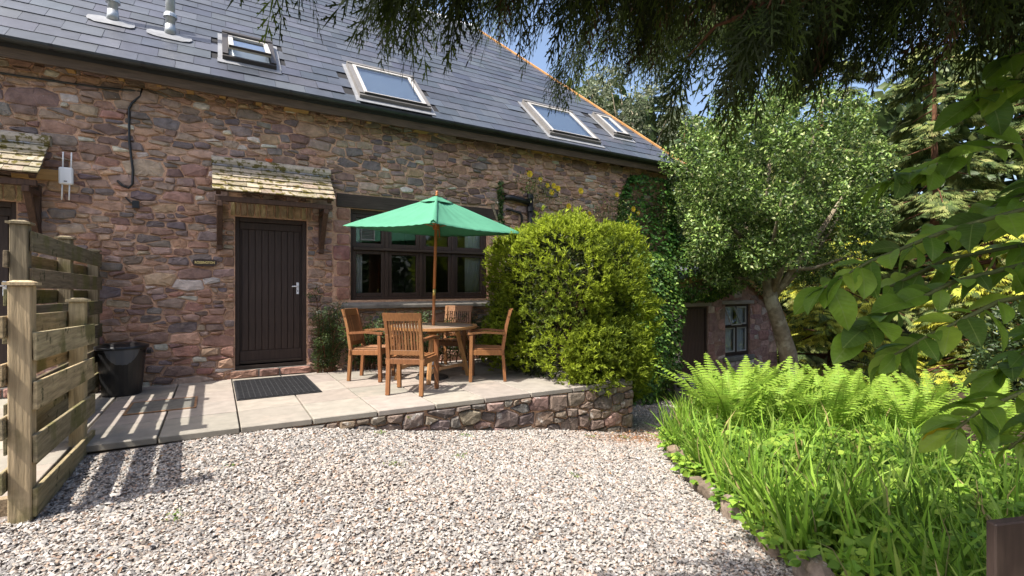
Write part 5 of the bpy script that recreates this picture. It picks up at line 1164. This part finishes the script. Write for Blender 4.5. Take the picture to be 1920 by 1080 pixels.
# weeds and dead leaves on the gravel
wx = np.array([(1.25, 3.9), (1.9, 4.05), (.1, 4.2), (2.3, 4.75), (3.0, 4.7), (1.4, 4.85), (2.7, 3.4), (-.2, 3.5), (4.4, 4.55), (3.9, 4.6)]); n = 10 * 26; q = np.repeat(wx, 26, 0) + rg.normal(0, .035, (n, 2)); P = np.stack([q[:, 0], q[:, 1], g(q[:, 0], q[:, 1]) + .015], 1)
tag(scatter('weeds', FOLD, P, rdir(rg, n) * np.array((1, 1, .3)) + np.array((0, 0, .5)), rdir(rg, n) + np.array((0, 0, 1.)), rg.uniform(.015, .035, n), rg.uniform(.008, .014, n), pick(rg, [(.12, .2, .04), (.2, .26, .06)], n), M['leaf']), 'tiny green weeds sprouting through the gravel', 'weeds', kind='stuff')
n = 420; q = np.concatenate([np.stack([rg.uniform(-.6, 4.2, 200), rg.uniform(2, 5, 200)], 1), np.stack([rg.normal(4.6, .6, 220), rg.normal(4.6, .18, 220)], 1)]); ok = (q[:, 0] < bed_x(q[:, 1]) - .02) & (q[:, 1] < 4.85); q = q[ok]; n = len(q); P = np.stack([q[:, 0], q[:, 1], g(q[:, 0], q[:, 1]) + .028], 1); D = rdir(rg, n); D[:, 2] *= .25
tag(scatter('leaf_litter', LEAF4, P, D, rdir(rg, n) * .4 + np.array((0, 0, 1.)), rg.uniform(.025, .05, n), rg.uniform(.012, .022, n), pick(rg, [(.22, .11, .05), (.30, .17, .07), (.14, .08, .045)], n), M['leaf']), 'scattered dry brown leaves lying on the gravel', 'leaf litter', kind='stuff')
# ferns
def frond_mesh(seed, arch_, L):
    rr = random.Random(seed); V = []; F = []; C = []; n = 27; sp = []
    for i in range(n + 1):
        s = i / n; out = L * (.22 * s + arch_ * s ** 2.2); up = L * (.98 * s - (.05 + arch_ * .36) * s ** 2.8); sp.append(Vector((0, out, up)))
    for i in range(n):
        a, b_ = sp[i], sp[i + 1]; w = .006 * (1 - i / n) + .0015; b0 = len(V); V += [a + Vector((-w, 0, 0)), a + Vector((w, 0, 0)), b_ + Vector((w, 0, 0)), b_ + Vector((-w, 0, 0))]; F.append((b0, b0 + 1, b0 + 2, b0 + 3)); C += [(.20, .26, .05)] * 4
        s = i / n
        if s < .10: continue
        pl = L * .21 * min(1, (s - .04) / .22) ** .8 * (1.02 - s) ** .75 + .008; tng = (b_ - a).normalized(); nrm = Vector((1, 0, 0)).cross(tng)
        for sd in (-1, 1):
            d = (Vector((sd, 0, 0)) * .93 + tng * .36 - nrm * rr.uniform(-.05, .22)).normalized(); q = d.cross(nrm).normalized(); b0 = len(V); k = 6; c = jit((.25, .38, .048), .16); pw = .0195 * (L / .9)
            for j in range(k + 1):
                u = j / k; ww = pw * (1 - u) ** .6 * (1.0 if j % 2 == 0 else .55); ctr = a + d * pl * u - Vector((0, 0, pl * .16 * u * u)); V += [ctr - q * ww, ctr + q * ww]; C += [c] * 2
            for j in range(k): e = b0 + 2 * j; F.append((e, e + 1, e + 3, e + 2))
    me = mesh_obj('frond', V, F, M['softleaf'], None, np.array(C), origin=(0, 0, 0)); d_ = me.data; bpy.data.objects.remove(me); return d_
FR = [frond_mesh(1, .26, 1.0), frond_mesh(2, .42, 1.05), frond_mesh(3, .60, 1.0), frond_mesh(4, .16, .9)]
rr = random.Random(90)
FP = [(5.55, 4.05), (6.2, 4.35), (6.9, 4.55), (6.0, 3.55), (6.7, 3.8), (7.4, 4.0), (8.1, 4.3), (6.4, 3.0), (7.1, 3.2), (7.8, 3.4), (8.6, 3.6), (7.5, 2.6), (8.3, 2.8), (9.1, 3.0), (5.3, 3.5), (9.3, 4.2), (8.9, 2.2)]
class MeshRef:                                     # lets share() reuse one frond mesh
    def __init__(s, d): s.data = d; s.name = 'frond'
for (x, y) in FP:
    x += rr.uniform(-.12, .12); y += rr.uniform(-.12, .12)
    f = empty('fern', (x, y, float(g(x, y)) + .12), 'bright green fern in the bank of ferns behind the sword leaves', 'fern', 'ferns in the planted bed'); n = rr.randint(13, 16); a0 = rr.uniform(0, 6.28)
    for k in range(n):
        inner = k % 3 == 0; d = FR[rr.choice([0, 3]) if inner else rr.choice([1, 1, 2, 0])]; s = rr.uniform(.85, 1.25)
        share(MeshRef(d), f, (rr.uniform(-.04, .04), rr.uniform(-.04, .04), 0), (rr.uniform(-.12, .12), rr.uniform(-.12, .12), a0 + 6.283 * k / n + rr.uniform(-.2, .2)), (s, s, s))

# ------------------------------------------------------------------ broad-leaved shrub reaching in from the right
bs = empty('broadleaf_shrub', (2.75, .15, -.4), 'broad-leaved shrub with large translucent green leaves reaching in from the right edge', 'shrub')
def big_leaf(seed):
    rr = random.Random(seed); n = 7; V = []; F = []
    for i in range(n + 1):
        u = i / n; w = .27 * abs(math.sin(math.pi * min(1, u * .96 + .02))) ** .85 if 0 < i < n else (.012 if i == 0 else .002); zc = -.22 * u * u + .05 * math.sin(u * 3) + rr.uniform(-.008, .008)
        for s in (-1, -.5, 0, .5, 1): V.append((w * s, u, zc + .10 * abs(s) * w * 3 + .012 * math.sin(u * 22 + s * 3)))
    for i in range(n):
        for j in range(4): F.append((i * 5 + j, i * 5 + j + 1, i * 5 + 6 + j, i * 5 + 5 + j))
    return V, F
BL = []
for k in range(6):
    V, F = big_leaf(k); c = [(.13, .235, .026), (.20, .33, .035), (.10, .19, .025), (.16, .28, .03), (.26, .38, .045), (.08, .145, .025)][k]
    o = mesh_obj('leaf', V, F, M['bigleaf'], None, c, smooth=True, origin=(0, 0, 0)); BL.append(o.data); bpy.data.objects.remove(o)
o = mesh_obj('leaf', *big_leaf(9), M['bigleaf'], None, (.55, .42, .03), smooth=True, origin=(0, 0, 0)); YL = o.data; bpy.data.objects.remove(o)
rr = random.Random(101); rt = Vector((2.75, .15, -.4))
BR = [[(2.70, .18, 1.1), (2.27, .38, 1.55), (1.95, .60, 1.44), (1.72, .72, 1.34), (1.60, .79, 1.26)],
      [(2.70, .16, 1.3), (2.30, .42, 1.72), (2.05, .58, 1.70), (1.90, .64, 1.63), (1.80, .70, 1.60)],
      [(2.72, .14, .8), (2.30, .34, 1.28), (2.02, .50, 1.22), (1.82, .60, 1.12), (1.74, .66, 1.06)],
      [(2.72, .14, .6), (2.32, .30, 1.05), (2.12, .42, .98), (1.95, .52, .90), (1.88, .56, .84)],
      [(2.70, .16, 1.5), (2.38, .40, 1.92), (2.20, .52, 1.93), (2.10, .58, 1.86)],
      [(2.70, .16, 1.0), (2.36, .46, 1.42), (2.15, .66, 1.36), (2.0, .78, 1.26)],
      [(2.72, .16, .9), (2.40, .26, 1.45), (2.22, .34, 1.40), (2.08, .40, 1.33)],
      [(2.72, .16, .9), (2.42, .36, 1.16), (2.25, .46, 1.10), (2.15, .52, 1.0)],
      [(2.70, .16, 1.2), (2.30, .44, 1.36), (2.0, .60, 1.28), (1.80, .70, 1.18), (1.70, .74, 1.12)],
      [(2.72, .14, .7), (2.42, .24, 1.2), (2.25, .34, 1.0), (2.12, .42, .88), (2.02, .48, .78)],
      [(2.70, .20, 1.5), (2.45, .48, 1.62), (2.28, .62, 1.52), (2.15, .72, 1.44)],
      [(2.70, .16, 1.6), (2.42, .34, 2.02), (2.25, .42, 2.05), (2.12, .50, 1.98)],
      [(2.72, .16, 1.4), (2.45, .36, 1.70), (2.30, .46, 1.60), (2.2, .52, 1.52)]]
m = MB(); m.tube([tuple(rt), (2.74, .15, .6), (2.72, .16, 1.3), (2.75, .2, 2.0)], [.035, .03, .024, .012], 8); m.build('main_stem', M['bark'], bs, smooth=True)
cnt = 0
for q in BR:
    m = MB(); m.tube(q, [.012, .009, .007, .005, .004][:len(q)], 6); m.build('branch', M['stem'], bs, smooth=True)
    Q = [Vector(p) for p in q]; L = len(Q) - 1; k = 0; s = .85
    while s <= L + .001:
        i = min(int(s), L - 1); p = Q[i].lerp(Q[i + 1], s - i); d = (Q[i + 1] - Q[i]).normalized(); tip = s > L - .05
        for rep in range(3 if tip else 1):
            side = d.cross(Vector((0, 0, 1))).normalized() * (1 if k % 2 else -1)
            fd = (d * (1.0 if tip else .55) + side * rr.uniform(.3, 1.0) + Vector((rr.uniform(-.6, .6), rr.uniform(-.6, .6), rr.uniform(-.9, .35)))).normalized()
            up = (Vector((0, 0, 1)) + Vector((rr.uniform(-1.1, .8), rr.uniform(-1.3, .6), 0))).normalized(); xx = fd.cross(up).normalized(); zz = xx.cross(fd)
            R3 = Matrix((xx, fd, zz)).transposed(); sc = rr.uniform(.07, .145); me = YL if (q is BR[3] and tip and rep == 0) else BL[rr.choice([0, 1, 1, 2, 3, 3, 4, 5])]
            lo_ = share(MeshRef(me), bs, p - rt, R3.to_euler(), (sc * rr.uniform(.85, 1.1), sc, sc)); lo_.name = 'leaf'; k += 1; cnt += 1
        s += .095 + rr.uniform(0, .04)

# ------------------------------------------------------------------ cypress boughs hanging overhead
cy = empty('cypress_tree', (4.5, -.7, -.5), 'old cypress whose dark drooping boughs hang over the yard from the top', 'tree')
SV = []; SF = []
def seg(a, b_, w):
    a = np.array(a); b_ = np.array(b_); d = (b_ - a); L = np.linalg.norm(d); s = np.array((d[1], -d[0], 0)) / max(np.hypot(d[0], d[1]), 1e-6) * w; b0 = len(SV); m_ = a + d * .45
    SV.extend([a, m_ - s, m_ + s, b_]); SF.extend([(b0, b0 + 2, b0 + 1), (b0 + 1, b0 + 2, b0 + 3)])
rr = random.Random(7)
cz_ = lambda y: -.10 * y * y
for k in range(4): seg((0, k / 4, cz_(k / 4)), (0, (k + 1.2) / 4, cz_((k + 1.2) / 4)), .012)
for k in range(12):
    y = .06 + k * .076; sd = 1 if k % 2 else -1; l = .40 * (1 - y) ** .8 + .07; a = .62 + rr.uniform(-.1, .1); e = (sd * l * math.sin(a), y + l * math.cos(a), cz_(y) - .08 * l); s0 = (0, y, cz_(y)); seg(s0, e, .011)
    for j in range(1, 4):
        f = j / 4; p = (s0[0] + (e[0] - s0[0]) * f, s0[1] + (e[1] - s0[1]) * f, s0[2] + (e[2] - s0[2]) * f); s2 = 1 if j % 2 else -1; l2 = l * .36 * (1.15 - f); a2 = sd * a + s2 * .6; seg(p, (p[0] + l2 * math.sin(a2), p[1] + l2 * math.cos(a2), p[2] - .05 * l2), .010)
SPRAY = (np.array(SV), np.array(SF))
m = MB(); m.tube([(4.5, -.7, -.6), (4.48, -.68, 1.5), (4.45, -.66, 4), (4.4, -.6, 8)], [.34, .27, .22, .1], 14); m.build('trunk', M['twig'], cy, smooth=True)
LIMB = [([(4.45, -.66, 2.55), (3.3, -.40, 2.45), (2.5, -.11, 2.36), (1.70, .49, 2.36), (1.10, .85, 2.32), (.70, 1.09, 2.28), (.38, 1.28, 2.23)], .050, 1.0),
        ([(4.45, -.66, 2.9), (3.9, .0, 2.85), (3.2, .28, 2.78), (2.27, .85, 2.66), (1.67, 1.21, 2.52), (1.28, 1.44, 2.42)], .045, 1.15),
        ([(4.45, -.6, 3.2), (3.74, .77, 3.10), (3.0, 1.20, 3.0), (2.5, 1.52, 2.86), (2.12, 1.76, 2.74)], .045, 1.1),
        ([(4.45, -.66, 2.5), (3.2, -.1, 2.42), (2.35, .30, 2.30), (1.6, .66, 2.14), (1.25, .86, 2.02)], .035, .9),
        ([(4.45, -.6, 3.6), (3.9, .8, 3.6), (3.3, 1.6, 3.45), (2.9, 2.0, 3.25)], .040, 1.1),
        ([(4.45, -.62, 2.8), (3.0, .15, 2.75), (1.9, .8, 2.66), (1.2, 1.25, 2.55), (.72, 1.5, 2.46)], .04, 1.05),
        ([(4.45, -.66, 2.75), (3.0, -.25, 2.85), (1.9, .25, 2.75), (1.2, .65, 2.6), (.8, .9, 2.52)], .040, .9)]
LIMB += [([(4.44, -.65, 4.2), (3.0, -.1, 4.2), (1.4, .5, 4.05), (.1, .95, 3.9), (-.7, 1.2, 3.75)], .05, .62), ([(4.44, -.65, 3.8), (2.8, -.5, 3.9), (1.2, -.1, 3.75), (.2, .3, 3.6)], .045, .62)]  # unseen limbs above the view, added to keep the hanging sprays in shade
rg = np.random.default_rng(17); P = []; D = []; N_ = []; Ls = []; Cc = []; tw = MB(); r_ = random.Random(17); UP = []
for pts, r0, dens in LIMB:
    lm = MB(); k = len(pts); lm.tube(pts, [r0 * (1 - .8 * i / (k - 1)) for i in range(k)], 8); lm.build('limb', M['twig'], cy, smooth=True)
    Q = np.array(pts); sl_ = np.linalg.norm(np.diff(Q, axis=0), axis=1); cum = np.concatenate([[0], np.cumsum(sl_)]); tot = cum[-1]; d0 = .35
    while d0 < tot:
        i = min(np.searchsorted(cum, d0) - 1, k - 2); f = (d0 - cum[i]) / sl_[i]; p = Q[i] * (1 - f) + Q[i + 1] * f; ld = (Q[i + 1] - Q[i]) / sl_[i]; fr = d0 / tot
        sd = np.cross(ld, (0, 0, 1.)); sd /= np.linalg.norm(sd); sgn = r_.choice((-1, 1)); out = ld * r_.uniform(.3, .9) + sd * sgn * r_.uniform(.2, .9); out /= np.linalg.norm(out); tl = r_.uniform(.18, .42) * (1.1 - .35 * fr) * dens
        q = [p, p + out * tl * .45 + np.array((0, 0, .01)), p + out * tl * .8 + np.array((0, 0, -.06 * tl - .02)), p + out * tl + np.array((0, 0, -.30 * tl))]; tw.tube([tuple(v) for v in q], [.007, .005, .003, .002], 4)
        ns_ = int(7 * dens + 10 * fr)
        for j in range(ns_):
            u = r_.uniform(.12, 1.0) * 2.999; a = int(u); pp = q[a] * (1 - (u - a)) + q[a + 1] * (u - a); w = r_.choice((-1, 1)); dr = out * r_.uniform(.1, .7) + sd * w * r_.uniform(.0, .55) + np.array((r_.uniform(-.25, .25), r_.uniform(-.25, .25), -r_.uniform(.45, 1.3)))
            UP.append(dens < .7); P.append(pp); D.append(dr); nn = np.array((r_.uniform(-1, 1), r_.uniform(-1, 1), .35)); N_.append(nn); Ls.append(r_.uniform(.13, .26) * (1.7 if dens < .7 else 1)); dead = r_.random() < (.26 * (1 - fr) + .02)
            c = (.052, .028, .014) if dead else r_.choice([(.022, .034, .008), (.032, .048, .010), (.020, .027, .009), (.058, .088, .015)]); Cc.append(c)
        d0 += .040 / dens
n = len(P); Ls = np.array(Ls); Cc = np.array(Cc) * rg.uniform(.8, 1.2, (n, 1))
tag(tw.build('twigs', M['twig'], cy), kind='stuff'); hi_ = np.array(UP); P = np.array(P); D = np.array(D); N_ = np.array(N_)
scatter('crown', SPRAY, P[~hi_], D[~hi_], N_[~hi_], Ls[~hi_], Ls[~hi_], Cc[~hi_], M['spray'], cy, curl=.18); scatter('upper_shade_crown', FAN, P[hi_], D[hi_], N_[hi_], Ls[hi_] * 1.1, Ls[hi_] * 1.6, Cc[hi_], M['spray'], cy, curl=.18)
